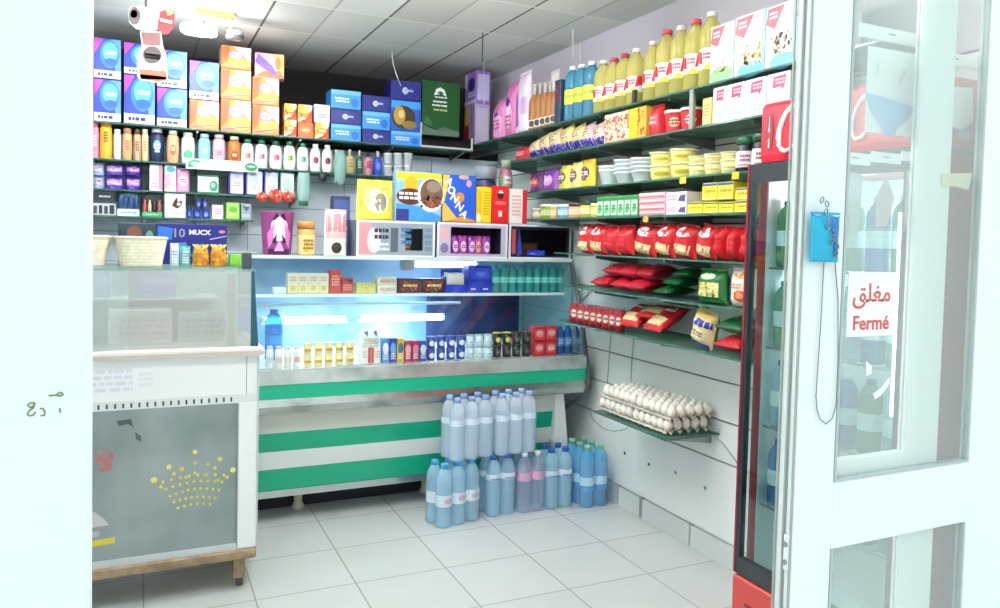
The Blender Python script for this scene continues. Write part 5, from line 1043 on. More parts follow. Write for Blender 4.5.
# ================================================================ RIGHT WALL
XG = XS+.015
def rput(spec_fn, x0, x1, yt, k, name, lab, cat, grp=None, z=None, X=XG, tilt=0, dx=0, roundp=False, hs=1, fix=None):
    zz = RZ[k]+.001 if z is None else z
    yc, w, h = rw(x0, x1, yt, zz, X); h *= hs
    if z is None and k > 1: h = min(h, RZ[k-1]-RZ[k]-.022)
    elif k > 1: h = min(h, RZ[k-1]-.02-zz)
    r = w/2
    put(spec_fn(w, h), name, lab, cat, (X+(r if roundp else 0)+dx, yc, zz), rot=(R(tilt), 0, R(-50) if roundp else -PI/2) if not tilt else (0, R(tilt), -PI/2), group=grp)
    return zz+h
# R1: top shelf, from the back corner towards the cooler
pw = [('e', .6, .62, .3, .22, P('#3a1f7a')), ('r', 0, 0, 1, .12, P('#d9cfe6')), ('p', [(0, 1), (.3, 1), (.2, .5), (0, .6)], P('#c9c0d6')), ('s', .3, .2, .9, .4, P('#e9dff2'), 2)]
z1 = rput(lambda w, h: carton(w, h, .11, P('#b9a6cf'), [('r', .6, .02, 1, .98, P('#8f7fae')), ('p', [(0, 0), (.5, 0), (.5, .5), (.2, .98), (0, .98)], P('#c23f3a')), ('p', [(.1, .55), (.45, .5), (.4, .95), (.15, .95)], P('#e6c03a')), ('e', .25, .3, .16, .2, P('#7a1a3a'))], side=P('#c9bfd8'), sd=1), 464, 475, 105.5, 1, 'diaper_pack', 'lower pack with yellow and crimson print at the back corner of the oil shelf', 'pack', 'packs in the back corner')
rput(lambda w, h: carton(w, h, .11, P('#8f6fc4'), pw, side=P('#c9bfe6'), sd=1), 465, 476, 73, 1, 'diaper_pack', 'upper purple pack at the back corner of the oil shelf', 'pack', 'packs in the back corner', z=z1+.001)
rput(lambda w, h: pouch(w, h, .12, P('#e68ac2'), [('e', .5, .35, .4, .3, P('#f4bcdc')), ('s', .2, .2, .8, .5, P('#a83a8a'), 3), ('p', [(.3, .6), (.5, .55), (.7, .62), (.5, .72)], P('#4a2a8f'))], seed=101), 490, 502, 98, 1, 'detergent_bag', 'pink detergent bag next to the purple packs', 'bag', 'bags on the oil shelf', hs=.95)
rput(lambda w, h: pouch(w, h, .1, P('#d976b0'), [('e', .5, .4, .35, .3, P('#f7dcec')), ('p', [(.2, .62), (.5, .56), (.8, .64), (.5, .76)], P('#4a2a9a')), ('s', .2, .15, .8, .4, P('#b0407f'), 3)], seed=102), 503, 513, 81, 1, 'detergent_bag', 'taller pink bag with a violet bow print', 'bag', 'bags on the oil shelf', hs=.95)
rput(lambda w, h: pouch(w, h, .08, P('#e9dcf0'), [('p', [(0, .05), (.4, .1), (.3, .7), (0, .9)], P('#9a55b8')), ('r', .6, .3, .95, .6, P('#d7b3e2'))], seed=103), 514, 526, 71, 1, 'detergent_bag', 'white and purple bag peaking above the brown bottles', 'bag', 'bags on the oil shelf', hs=.95)
spb = None
for k in range(5):
    yc, w, h = rw(527+k*5.3, 532.1+k*5.3, 84-k*1, RZ[1]); r = w/2*.95
    put(round_pack('pump', r, h, P('#a8703a'), P('#e0d4c2'), (.05, .22, P('#efe6d8')), [('e', .5, .5, .35, .4, P('#3a2a22'))]), 'syrup_bottle', ordl(k, 5, 'slim brown syrup bottle', 'white and purple bag'), 'bottle', (XG+r, yc, RZ[1]+.001), rot=(0, 0, R(-50)), group='brown syrup bottles')
rput(lambda w, h: pouch(w, h, .04, P('#f0e6ea'), [('p', [(.2, .2), (.8, .2), (.5, .9)], P('#e6d4e0'))], seed=104), 533, 541, 71, 1, 'white_bag', 'white pointed bag standing behind the brown bottles', 'bag', dx=.1)
rput(lambda w, h: carton(w, h, .06, P('#2a3f5a'), [('r', .1, .5, .9, .9, P('#6a3a4a'))]), 554.5, 560, 80, 1, 'dark_box', 'narrow dark box between brown and blue bottles', 'box')
wb = mat('#58a8c8', .1, 'c', a=.5, t='#b9dcea')
for k, (x0, x1, yt) in enumerate(((561.5, 569.5, 66), (570, 578.5, 64), (579, 588.5, 61))):
    yc, w, h = rw(x0, x1, yt, RZ[1]); r = w/2*.96
    put(round_pack('water', r, h, wb, P('#f0f4f6'), (.3, .56, P('#e6dc3a')), [('s', .1, .3, .9, .7, P('#8fae4a'), 1)]), 'drink_bottle', ordl(k, 3, 'teal bottle with a yellow label', 'brown syrup bottles'), 'bottle', (XG+r, yc, RZ[1]+.001), rot=(0, 0, R(-50)), group='teal bottles with yellow labels')
oilm = mat('#ece48c', .1, 'c', a=.42, t='#f6efc0'); oilcaps = ['#f2efe6', '#d9445a', '#d9445a', '#f2efe6']
def oil(x0, x1, yt, c, lab, k):
    yc, w, h = rw(x0, x1, yt, RZ[1]); r = w/2*.97
    put(round_pack('oil', r, h, oilm, P(c), (.22, .5, P('#f2ece6')), [('p', [(.15, 0), (.55, .3), (.9, 0)], P('#f3df3a')), ('p', [(.62, .3), (1, .45), (1, 1), (.75, 1)], P('#de2a33')), ('p', [(0, .3), (.2, .25), (.15, .8), (0, .9)], P('#de2a33')), ('s', .2, .45, .62, .8, P('#a84a6a'), 2)]), 'oil_bottle', lab, 'bottle', (XG+r, yc, RZ[1]+.001), rot=(0, 0, R(-50)), group='cooking oil bottles')
for k, (x0, x1, yt) in enumerate(((590, 600, 60), (600.5, 611, 57.5), (611.5, 622, 53), (622.5, 633.5, 48))): oil(x0, x1, yt, oilcaps[k], ordl(k, 4, 'cooking oil bottle', 'teal bottles', 'far group'), k)
for k, (x0, x1, yt) in enumerate(((639.5, 650.5, 41), (651, 664.5, 29), (665, 679, 25), (679.5, 694, 18.5), (694.5, 710, 11))): oil(x0, x1, yt, ['#f2efe6', '#d9445a', '#e9dfe2', '#d9445a', '#f2efe6'][k], ordl(k, 5, 'cooking oil bottle', 'small black clip', 'near group'), k)
yc, w, h = rw(634.5, 638.5, 82, RZ[1]); tag(obj('shelf_clip', MB().box(XS-.006, XS+.012, yc-.012, yc+.012, RZ[1]+.001, RZ[1]+.06, P('#20242a'), ch=.002)), 'small black clip on the oil shelf between the two oil groups', 'clip')
cg = [('r', 0, 0, 1, 1, P('#eaf5f6')), ('p', [(0, .72), (.05, .98), (.62, .98), (.3, .62)], P('#cf3f55')), ('s', .1, .78, .4, .92, P('#f2c4cc'), 2), ('r', .9, 0, 1, 1, P('#8fdcec'))]
CGp = 'cereal and milk powder boxes on the oil shelf'
rput(lambda w, h: carton(w, h, .16, P('#e9f3ec'), cg[:3]+[('e', .5, .1, .5, .16, P('#8fd08a')), ('d', .25, .15, .95, .4, [P('#c98a5a'), P('#e6c98a'), P('#a8603a')], 18, .04), ('e', .8, .6, .2, .3, P('#e2f0da'))], side=P('#e6f2ec'), sd=1), 711, 734, 24, 1, 'cereal_box', 'white cereal box with a green base next to the oil bottles', 'box', CGp)
rput(lambda w, h: carton(w, h, .16, P('#dff3f6'), cg+[('e', .55, .06, .42, .14, P('#5aaee8')), ('d', .15, .14, .9, .48, [P('#e6b84a'), P('#f3d98a'), P('#b98a3a')], 40, .045)], side=P('#7fd0e6'), sd=1), 735.5, 765.5, 13, 1, 'cereal_box', 'white cereal box with golden flakes and a blue bowl', 'box', CGp)
rput(lambda w, h: carton(w, h, .16, P('#dff3f6'), cg+[('e', .6, .06, .42, .14, P('#5aaee8')), ('d', .2, .2, .9, .52, [P('#b0907a'), P('#8a6a54'), P('#c9b09a')], 46, .04)], side=P('#7fd0e6'), sd=1), 766.5, 796, 3, 1, 'cereal_box', 'white cereal box with brown flakes and a blue bowl', 'box', CGp)
rput(lambda w, h: carton(w, h, .16, P('#e9f3f4'), cg), 797, 829, -8, 1, 'cereal_box', 'white cereal box partly hidden by the white door stile', 'box', CGp)

# R2: chips, noodles, cans, milk powder
zc_ = [('e', .5, .62, .4, .25, P('#e6cf8a')), ('s', .2, .55, .8, .8, P('#b0793a'), 2)]
for k, (x0, x1, yt) in enumerate(((527, 538, 139), (537, 548, 133), (547, 559, 128), (558, 571, 125), (570, 582, 123.5), (581, 592, 122), (591, 603, 121))):
    a, c = (('#d8c49c', '#2a2aa0'), ('#d9bf86', '#2a2a9c'), ('#d2b98c', '#26269a'), ('#e3cf7a', '#2c2ca8'), ('#e0cc86', '#2828a0'), ('#e0b3bc', '#3030a0'), ('#dfb7b0', '#2a2a90'))[k]
    rput(lambda w, h: pouch(w, h, .08, P(a), [('r', 0, 0, 1, .34, P(c)), ('e', .5, .65, .36, .2, P('#efe2c4')), ('s', .2, .5, .8, .85, P('#8a5a3a'), 3)], seed=110+k, stand=False), x0, x1-1.2, yt, 2, 'chips_bag', ordl(k, 7, ('pink and blue' if k > 4 else 'tan and blue')+' chips bag', 'red bag' if k < 5 else 'tan bags') if k not in (5, 6) else ['pink and blue chips bag nearer the tan ones', 'pink and blue chips bag touching the noodle boxes'][k-5], 'bag', 'chips bags', hs=.93, tilt=-9)
rput(lambda w, h: pouch(w, h, .08, P('#c22a35'), [('s', .2, .3, .8, .7, P('#f0b0a8'), 2)], seed=118), 512, 526, 146, 2, 'red_bag', 'low red bag at the dark back corner of the chips shelf', 'bag', hs=.9)
nod = mat('#e9ddc4', .4, 'v', cs='#cf7a6a,#f3ead2,#a8583a,#e6c98a', sc=70)
for k in range(2):
    rput(lambda w, h: carton(w, h, .2, nod, [('r', .0, .9, 1, 1, P('#f2e6cc')), ('r', 0, 0, 1, .06, P('#d9b38a'))]), 604.5+k*12, 616+k*12, 106.5-k*2, 2, 'noodle_box', ['speckled beige box nearer the chips bags', 'speckled beige box nearer the tall yellow box'][k], 'box', 'speckled boxes')
rput(lambda w, h: carton(w, h, .2, P('#eccb2a'), [('r', .05, .1, .95, .9, P('#f4dc3a')), ('s', .2, .2, .8, .8, P('#d9a81c'), 6)]), 628.5, 637, 104, 2, 'yellow_box', 'tall plain yellow box between speckled boxes and red packs', 'box')
rput(lambda w, h: carton(w, h, .15, P('#dfb84a'), [('d', .05, .05, .95, .95, [P('#c2402a'), P('#e8823a')], 26, .09)]), 637.5, 645.5, 104, 2, 'mottled_box', 'orange and yellow mottled box beside the plain yellow one', 'box')
rput(lambda w, h: pouch(w, h, .08, P('#c8202e'), [('r', .1, .3, .9, .7, P('#e0505a')), ('s', .2, .35, .8, .65, P('#f6c9c4'), 2)], seed=121), 646, 657.5, 104, 2, 'red_pack', 'upright red pack between the mottled box and the red canisters', 'pack', hs=.95)
for k, (x0, x1, yt) in enumerate(((658, 673.5, 110), (674, 690, 107))):
    rput(lambda w, h: round_pack('tub', w/2*.92, h, P('#d32a36'), P('#f3eee2'), (.1, .8, P('#d32a36')), [('e', .5, .5, .3, .3, P('#efd9a8')), ('s', .2, .3, .8, .7, P('#a81a26'), 2)]), x0, x1, yt, 2, 'canister', ['red canister with a cream lid nearer the red pack', 'red canister with a cream lid nearer the shelf post'][k], 'canister', 'red canisters', roundp=True)
rput(lambda w, h: carton(w, h, .15, P('#e6d06a'), [('r', .1, .05, .9, .95, P('#f0e09a')), ('s', .2, .3, .8, .8, P('#b8933a'), 4)]), 702, 711, 98, 2, 'yellow_box', 'pale yellow box between the shelf post and the white cartons', 'box')
mk = [('r', 0, 0, 1, 1, P('#eef1f8')), ('p', [(.25, .62), (.28, .93), (.85, .95), (.8, .7), (.72, .55), (.6, .64)], P('#c93a63')), ('s', .35, .7, .78, .88, P('#f0b4c8'), 2), ('s', .2, .1, .9, .3, P('#a9c8e6'), 2)]
for k, (x0, x1, yt) in enumerate(((713, 726, 86), (727, 744.5, 81), (745.5, 766, 75), (767, 790, 68.5))):
    rput(lambda w, h: carton(w, h, .14, P('#e9edf6'), mk, side=P('#f2f4fa'), sd=1), x0, x1, yt, 2, 'milk_powder_box', ordl(k, 4, 'white carton with a crimson corner print', 'pale yellow box'), 'box', 'white cartons on the chips shelf')
tag(obj('shelf_post', MB().box(XS-.02, XS-.002, rw(694, 700, 100, 2)[0]-.012, rw(694, 700, 100, 2)[0]+.012, RZ[2]-.01, RZ[1]-.012, M_steel, ch=.002)), 'short steel post between the oil shelf and the chips shelf', 'post')

# R3: pouches, foam bowls, yellow tubs, dark jars
for k, (x0, x1, yt, a, c, lab) in enumerate(((527, 539, 172, '#5a2a5f', '#c04a5a', 'dark purple pouch at the back corner end of the tub shelf'), (540, 554, 169, '#7a3a9c', '#d9a8e0', 'violet pouch next to the dark purple one'), (556, 566, 165, '#d8cf5a', '#6a5a2a', 'yellow pouch nearer the violet one'), (567, 577, 162, '#e0d080', '#7a4a5a', 'pale yellow pouch between yellow and gold ones'), (578, 590, 159, '#e3c03a', '#5a3a6a', 'gold pouch next to the foam bowls'))):
    rput(lambda w, h: pouch(w, h, .07, P(a), [('e', .5, .5, .36, .3, P(c)), ('s', .2, .4, .8, .6, P('#f3ead8'), 2)], seed=130+k), x0, x1, yt, 3, 'spice_pouch', lab, 'pouch', 'pouches on the tub shelf', hs=.95)
rput(lambda w, h: pouch(w, h, .05, P('#e08a1e'), [('s', .1, .2, .9, .8, P('#b0601a'), 3)], seed=137), 592, 606, 153, 3, 'orange_pouch', 'orange pouch lying behind the stacked foam bowls', 'pouch', dx=.16, hs=.9)
for k, (x0, x1, n) in enumerate(((592, 607, 2), (607.5, 623, 4), (623.5, 640, 4))):
    yc, w, h = rw(x0, x1, [166, 160, 158][k], RZ[3]+.001); hh = h/(n*.35+.65)*1.0
    for j in range(n):
        zz = RZ[3]+.001+j*h*.17; r = w/2*.95; hb = h-(n-1)*h*.17
        put(bake([('bowl', MB().lathe([(.62*r, 0), (.66*r, .004), (.92*r, hb*.85), (r, hb*.88), (r*1.02, hb), (r*.95, hb), (.9*r, hb*.86), (.6*r, .006)], P('#e9f0f2'), 20))]), 'foam_bowl', f'white foam bowl, {["bottom", "second", "third", "top"][j] if n == 4 else ["bottom", "top"][j]} of the stack {["nearest the gold pouch", "in the middle of three", "nearest the yellow tubs"][k]}', 'bowl', (XG+r*1.02, yc, zz+j*.0008), group='stacked foam bowls')
tb = [('r', 0, .1, 1, .8, P('#f2eb8a')), ('e', .5, .45, .3, .26, P('#d9c64a')), ('s', .2, .3, .8, .6, P('#b8a23a'), 2)]
def tubrow(x0, x1, yt, lab, z=None):
    return rput(lambda w, h: round_pack('tub', w/2*.9, h, P('#efe68e'), P('#f6f2c0'), None, tb), x0, x1, yt, 3, 'margarine_tub', lab, 'tub', 'yellow tubs', z=z, roundp=True)
zt1 = tubrow(641.5, 660, 164.5, 'tall yellow tub at the bottom of the stack nearest the foam bowls'); tubrow(642, 659.5, 152, 'tall yellow tub on top of the stack nearest the foam bowls', zt1+.002)
zt1 = tubrow(661.5, 681, 162, 'tall yellow tub at the bottom of the second stack'); tubrow(662, 680.5, 148.5, 'tall yellow tub on top of the second stack', zt1+.002)
for c, (x0, x1) in enumerate(((682, 697), (698, 713), (714, 729.5))):
    z = None
    for lev in range(2):
        yt = [163.5, 161.5, 159][c] if lev == 0 else [156, 153.5, 151.5][c]
        z = rput(lambda w, h: round_pack('tub', w/2*.93, h, P('#e9e29a'), P('#f4f0c4'), None, [('r', .05, .2, .95, .7, P('#f3eeb8')), ('s', .2, .3, .8, .6, P('#c9b85a'), 1)]), x0, x1, yt, 3, 'margarine_tub', f'flat yellow tub, {"upper" if lev else "lower"} layer, {["beside the tall tubs", "in the middle pile", "beside the dark jars"][c]}', 'tub', 'yellow tubs', z=z, roundp=True)+.001
for k, (x0, x1, yt) in enumerate(((731, 745.5, 136.5), (747, 762, 133))):
    rput(lambda w, h: round_pack('jar', w/2*.97, h, P('#241a1e'), P('#1d5a3c'), (.12, .58, P('#eee8ea')), [('s', .2, .3, .8, .8, P('#9a5a72'), 2), ('r', .1, .1, .9, .16, P('#b04a6a'))]), x0, x1, yt, 3, 'jam_jar', ['dark jar with a green lid nearer the yellow tubs', 'dark jar with a green lid nearer the red cooler'][k], 'jar', 'dark jars', roundp=True)
yc, w, h = rw(735, 743, 160, RZ[3]); tag(obj('price_tag', MB().box(XS-.004, XS-.0018, yc-.02, yc+.02, RZ[3]-.03, RZ[3]-.002, P('#e6c83a'))), 'yellow price tag on the shelf edge below the dark jars', 'tag', 'yellow price tags')
yc, w, h = rw(682, 690, 172, RZ[3]); tag(obj('price_tag', MB().box(XS-.004, XS-.0018, yc-.022, yc+.022, RZ[3]-.03, RZ[3]-.002, P('#e3c84a'))), 'yellow price tag on the shelf edge below the flat yellow tubs', 'tag', 'yellow price tags')
yc, w, h = rw(645, 652, 215, RZ[4]); tag(obj('price_tag', MB().box(XS-.004, XS-.0018, yc-.02, yc+.02, RZ[4]-.03, RZ[4]-.002, P('#d9b04a'))), 'ochre price tag on the shelf edge below the pink and white packs', 'tag', 'yellow price tags')

# R4: small jars, tea, packs, yellow cartons
sj = [(528, 534.5, 208, '#b9ae9a', '#e6ddc9', 'beige small tin'), (535, 547, 204, '#8fb83a', '#f2ecd8', 'lime green small jar'), (548, 552.5, 205, '#d9b06a', '#f0e3c4', 'tan slim jar'), (553, 562.5, 204, '#7ab6dc', '#f3f1ea', 'sky blue small jar'), (564, 574, 203, '#e6b48c', '#3a2f2c', 'peach small jar with a dark lid'), (575, 585.5, 201, '#c9c04a', '#2c3a2a', 'olive yellow small jar with a dark lid'), (586.5, 595, 203, '#e0d24a', '#f3ecc0', 'bright yellow small jar')]
for x0, x1, yt, c, lc, lab in sj:
    rput(lambda w, h: round_pack('jar', w/2*.95, h, P(c), P(lc), None, [('r', .1, .2, .9, .7, P('#f0ead6')), ('s', .15, .25, .85, .65, P(c), 2)]), x0, x1, yt, 4, 'small_jar', lab+' on the shelf above the pasta bags', 'jar', 'small jars on the tea shelf', roundp=True)
for k in range(6):
    x0 = 596.5+k*6.9
    rput(lambda w, h: carton(w, h, .1, P('#4fb06a'), [('r', 0, .82, 1, .96, P('#2f8f4a')), ('r', .06, .04, .94, .78, P('#d9f0dc')), ('p', [(.1, .2), (.5, .7), (.9, .3), (.5, .1)], P('#6fc07f')), ('s', .2, .3, .8, .6, P('#2f7f4f'), 2)]), x0, x0+6.5, 197-k*.5, 4, 'tea_box', ordl(k, 6, 'green tea box', 'bright yellow small jar'), 'box', 'green tea boxes')
z = None
for j in range(4):
    yt = 211-j*6.2
    z = rput(lambda w, h: carton(w, h-.001, .14, P('#e9c9cc'), [('r', 0, 0, 1, .45, P('#d9707c')), ('s', .1, .55, .9, .9, P('#f6eeee'), 1)]), 638.5, 664, yt, 4, 'biscuit_pack', f'flat pink and white pack, {["bottom", "second", "third", "top"][j]} of the pile beside the tea boxes', 'pack', 'flat pink and white packs', z=z)
z = None
for j in range(2):
    z = rput(lambda w, h: carton(w, h-.001, .14, P('#ece6ee'), [('p', [(.6, .2), (.95, .1), (.95, .8), (.7, .7)], P('#5a4a7a')), ('s', .05, .2, .55, .8, P('#d9a3b6'), 2)]), 665.5, 686, 204 if j == 0 else 191.5, 4, 'biscuit_box', f'white box with a violet corner, {"upper" if j else "lower"} of two beside the pink packs', 'box', 'white boxes with violet corners', z=z)
ylw = [('r', 0, .86, 1, 1, P('#3a4fa0')), ('r', 0, 0, 1, .84, P('#f0e23c')), ('s', .1, .35, .9, .65, P('#b8932a'), 1), ('r', 0, 0, 1, .1, P('#f6f0b0'))]
zz = []
for k, (x0, x1) in enumerate(((687.5, 702), (703, 717.5), (718.5, 733), (734, 751))):
    zz.append(rput(lambda w, h: carton(w, h-.001, .12, P('#e9d83a'), ylw), x0, x1, 201.5 if k < 3 else 200, 4, 'yeast_box', ordl(k, 4, 'yellow carton with a blue top band', 'white violet cornered boxes', 'lower row'), 'box', 'yellow cartons on the tea shelf'))
for k, (x0, x1) in enumerate(((702, 716.5), (717.5, 733))):
    rput(lambda w, h: carton(w, h-.001, .12, P('#e9d83a'), ylw), x0, x1, 182.5-k, 4, 'yeast_box', ['yellow carton in the upper row farther from the cooler', 'yellow carton in the upper row nearer the cooler'][k], 'box', 'yellow cartons on the tea shelf', z=max(zz[:3])+.001)
rput(lambda w, h: carton(w, h-.001, .12, P('#e9d83a'), ylw), 735, 751, 187, 4, 'yeast_box', 'yellow carton on top of the one nearest the cooler', 'box', 'yellow cartons on the tea shelf', z=zz[3]+.001)

# R5: upright red pasta bags
rb = P('#c81622')
def pasta(seed, win=True):
    d = [('p', [(.1, .75), (.35, .98), (.65, .98), (.9, .72), (.5, .66)], P('#f0e6e6')), ('s', .3, .78, .7, .9, P('#b03a46'), 1)]
    if win: d += [('p', [(.08, .1), (.9, .1), (.94, .42), (.06, .46)], P('#e8cf9a')), ('d', .1, .12, .9, .42, [P('#d9b878'), P('#f2e0b4')], 24, .05)]
    else: d = [('s', .2, .3, .8, .8, P('#e0404a'), 3)]
    return lambda w, h: pouch(w, h, .1, rb, d, seed=seed, stand=False, seal=P('#b0121c'))
for k, (x0, x1, yt, win, lab, tl_) in enumerate(((575, 585.5, 223, 1, 'red pasta bag at the far end of its shelf beside the dark display box', 3), (586.5, 599, 223, 1, 'second red pasta bag with a window from the far end', 3), (600, 612, 224, 0, 'red bag turned edge on beside the two far windowed ones', 5), (613, 626, 224, 0, 'plain red bag before the tilted windowed one', 2), (629, 648, 222.5, 1, 'tilted red pasta bag with a large window in the middle of its shelf', 9), (651, 667, 222.5, 1, 'red pasta bag with a window just past the tilted one', 7), (668.5, 688, 223, 1, 'red pasta bag with a square window left of the last windowed one', 6), (691, 708, 223, 1, 'last red pasta bag with a window before the plain ones', 8), (710, 720, 224, 0, 'plain red bag standing edge on next to the last windowed one', 5), (722, 734, 225, 0, 'plain red bag second from the cooler on the pasta shelf', 3), (736, 750, 224, 0, 'plain red bag against the cooler on the pasta shelf', 2))):
    rput(pasta(140+k, win), x0, x1, yt, 5, 'pasta_bag', lab, 'bag', 'upright red pasta bags', hs=.93, tilt=tl_)

# R6: lying red bags, green bags, white and orange bag
def lie(spec_fn, px, py, k, w, h, name, lab, rot, grp, dz=0, X=XG+.02):
    yc = onX(px, py, X)[1]
    put(spec_fn(w, h), name, lab, 'bag', (X, yc, RZ[k]+.002+dz), rot=rot, group=grp)
lying = lambda seed, c='#b8182e', c2='#e05a6a': (lambda w, h: pouch(w, h, .062, P(c), [('e', .5, .5, .36, .3, P(c2)), ('s', .15, .3, .85, .7, P('#f0a8ae'), 3)], seed=seed, stand=False))
LG = 'red bags lying on the shelf below the pasta'
for k, (px, py, dz, tl_) in enumerate(((612, 285, 0, 0), (630, 287, 0, 0), (648, 290, 0, 0), (622, 278, .066, -7), (640, 276, .066, -8), (655, 276, .066, -9))):
    yc = onX(px, py, XG+.1)[1]
    put(lying(160+k)(.165, .165), 'red_rice_bag', ['red bag lying lowest and farthest in the heap under the pasta bags', 'red bag lying in the middle of the bottom of the heap', 'red bag lying at the bottom of the heap beside the green bags', 'red bag lying on the heap, farthest of the top three', 'red bag lying on the heap, middle of the top three', 'red bag lying on the heap, top one nearest the green bag'][k], 'bag', (XG+.01+.012*(k % 2), yc, RZ[6]+.002+.062+dz), rot=(R(-82), 0, -PI/2), group=LG)
for k in range(3):
    yc = onX(672+k*7, 292, XG+.1)[1]
    put(pouch(.13, .17, .042, P('#0f5a2a'), [('e', .5, .5, .36, .3, P('#2f8f4a')), ('s', .15, .3, .85, .7, P('#8fc09a'), 3)], seed=170+k, stand=False), 'green_bag', ['dark green bag lying beside the red heap, lowest', 'dark green bag lying in the middle of three', 'dark green bag lying on top, beside the upright green bag'][k], 'bag', (XG+.03+.015*k, yc, RZ[6]+.045+k*.044), rot=(R(-86), 0, -PI/2), group='dark green bags')
rput(lambda w, h: pouch(w, h, .09, P('#166a30'), [('r', .08, .2, .92, .66, P('#e6d690')), ('d', .1, .22, .9, .64, [P('#d9c25a'), P('#8fae4a'), P('#f3ecc4')], 40, .05), ('e', .5, .85, .3, .1, P('#d9e8b8')), ('r', .05, .02, .95, .12, P('#2f8f3f'))], seed=181, stand=False, seal=P('#2f8f3f')), 692.5, 719, 268, 6, 'green_bag', 'upright green bag with a pale picture panel', 'bag', 'dark green bags', hs=.93)
rput(lambda w, h: pouch(w, h, .08, P('#efe3d6'), [('p', [(.0, .55), (.5, .8), (1, .6), (1, 1), (0, 1)], P('#f4ece2')), ('p', [(.1, .9), (.6, .98), (.95, .78), (.5, .8)], P('#e88a2a')), ('e', .62, .3, .26, .17, P('#d05a2a')), ('e', .62, .31, .17, .1, P('#e8905a')), ('s', .15, .5, .7, .66, P('#c9a08a'), 2)], seed=182, stand=False), 725.5, 749, 267, 6, 'white_bag', 'white bag with an orange bowl print beside the cooler', 'bag', hs=.93)

# R7: cans, red bags, beige bag, low packs
for k in range(8):
    x0 = 567+k*6.4; yt = 303+k*1.0
    rput(lambda w, h: round_pack('can', w/2*.95, h, P('#8a1620'), mat('#b9a9a0', .3, 'm'), (.25, .75, P('#a81c28')), [('e', .5, .5, .3, .4, P('#e6cfc0')), ('s', .2, .35, .8, .65, P('#3a0a10'), 1)]), x0, x0+6.2, yt, 7, 'red_can', ordl(k, 8, 'small dark red can', 'fridge'), 'can', 'dark red cans', roundp=True)
for k, (px, dz, tl_, dx_) in enumerate(((636, .062, -60, 0), (661, .062, -57, 0), (651, .118, -78, .045))):
    yc = onX(px, 330, XG+.08)[1]
    put(pouch(.17, .18, .056, rb, [('p', [(.1, .75), (.35, .98), (.65, .98), (.9, .72), (.5, .66)], P('#f0e6e6')), ('s', .3, .78, .7, .9, P('#b03a46'), 1), ('p', [(.08, .1), (.9, .1), (.94, .42), (.06, .46)], P('#e8cf9a')), ('d', .1, .12, .9, .42, [P('#d9b878'), P('#f2e0b4')], 24, .05)], seed=190+k, stand=False, seal=P('#b0121c')), 'pasta_bag', ['red pasta bag lying beside the small red cans', 'red pasta bag lying in front beside the beige bag', 'red pasta bag propped on the other two lying ones'][k], 'bag', (XG+.005+dx_, yc, RZ[7]+.002+dz), rot=(R(tl_), 0, -PI/2+R([8, -6, 12][k])), group='lying red pasta bags')
yc, w, h = rw(683, 708, 311, RZ[7])
put(pouch(w*.8, h*.95, .09, P('#dcc792'), [('r', 0, .62, 1, .82, P('#23359c')), ('r', 0, 0, 1, .14, P('#2440b4')), ('e', .5, .38, .38, .2, P('#e9dab0')), ('s', .2, .3, .8, .48, P('#a88a4a'), 2), ('r', 0, .86, 1, 1, P('#d8b25a'))], seed=195, stand=False, seal=P('#d8b25a')), 'beige_bag', 'beige bag with blue bands leaning on the lowest goods shelf', 'bag', (XG-.005, yc, RZ[7]+.012), rot=(0, R(14), -PI/2))
yc = onX(733, 350, XG+.05)[1]
put(lying(196, '#b51a26', '#e0606a')(.17, .2), 'red_rice_bag', 'red bag lying under the green pack beside the cooler', 'bag', (XG+.005, yc, RZ[7]+.068), rot=(R(-84), 0, -PI/2), group=LG)
put(lying(197, '#1a5a34', '#3f8f5a')(.165, .19), 'green_bag', 'green pack lying on the red bag beside the cooler', 'bag', (XG+.01, yc, RZ[7]+.142), rot=(R(-84), 0, -PI/2), group='dark green bags')

wire('pale hanging cord above the teal bottles with yellow labels', [onX(573, 14, 2.2), onX(573, 40, 2.2), onX(573.5, 58, 2.2)], .003, '#e3e6e2', 'cord')
wire('shorter pale cord against the lavender wall above the teal bottles', [onX(580.5, 43, 2.36), onX(580.5, 52, 2.36), onX(580.5, 62, 2.36)], .003, '#e3e6e2', 'cord')
# ================================================================ EGGS
egg = MB(); pr = []
for i in range(11):
    a = PI*i/10; z = -math.cos(a); pr.append((max(.0004, .0215*math.sin(a)*(1-.11*z)), .0285*z))
egg.lathe(pr, mat('#f3ece2', .45), 14, closed=False)
egg_me = egg.data('egg'); brown_me = egg_me
def tray_mesh():
    b = MB(); n = 25; s = .049; vs = []; fs = []; nx, ny = 5*4+1, 6*4+1
    for j in range(ny):
        for i in range(nx):
            x, y = (i/4-2.5)*s, (j/4-3)*s
            vs.append((x, y, .018+.014*math.cos(2*PI*i/4)*math.cos(2*PI*j/4)*1.0 if (i % 2 == 0 and j % 2 == 0) else .018))
    for j in range(ny-1):
        for i in range(nx-1): fs.append((j*nx+i, j*nx+i+1, (j+1)*nx+i+1, (j+1)*nx+i))
    b.mesh(vs, fs, P('#d8d2c6'), True); b.box(-2.56*s, -2.5*s, -3.06*s, 3.06*s, .012, .022, P('#d8d2c6')); b.box(2.5*s, 2.56*s, -3.06*s, 3.06*s, .012, .022, P('#d8d2c6'))
    return b.data('pulp_tray')
tray_me = tray_mesh()
egg_n = 0
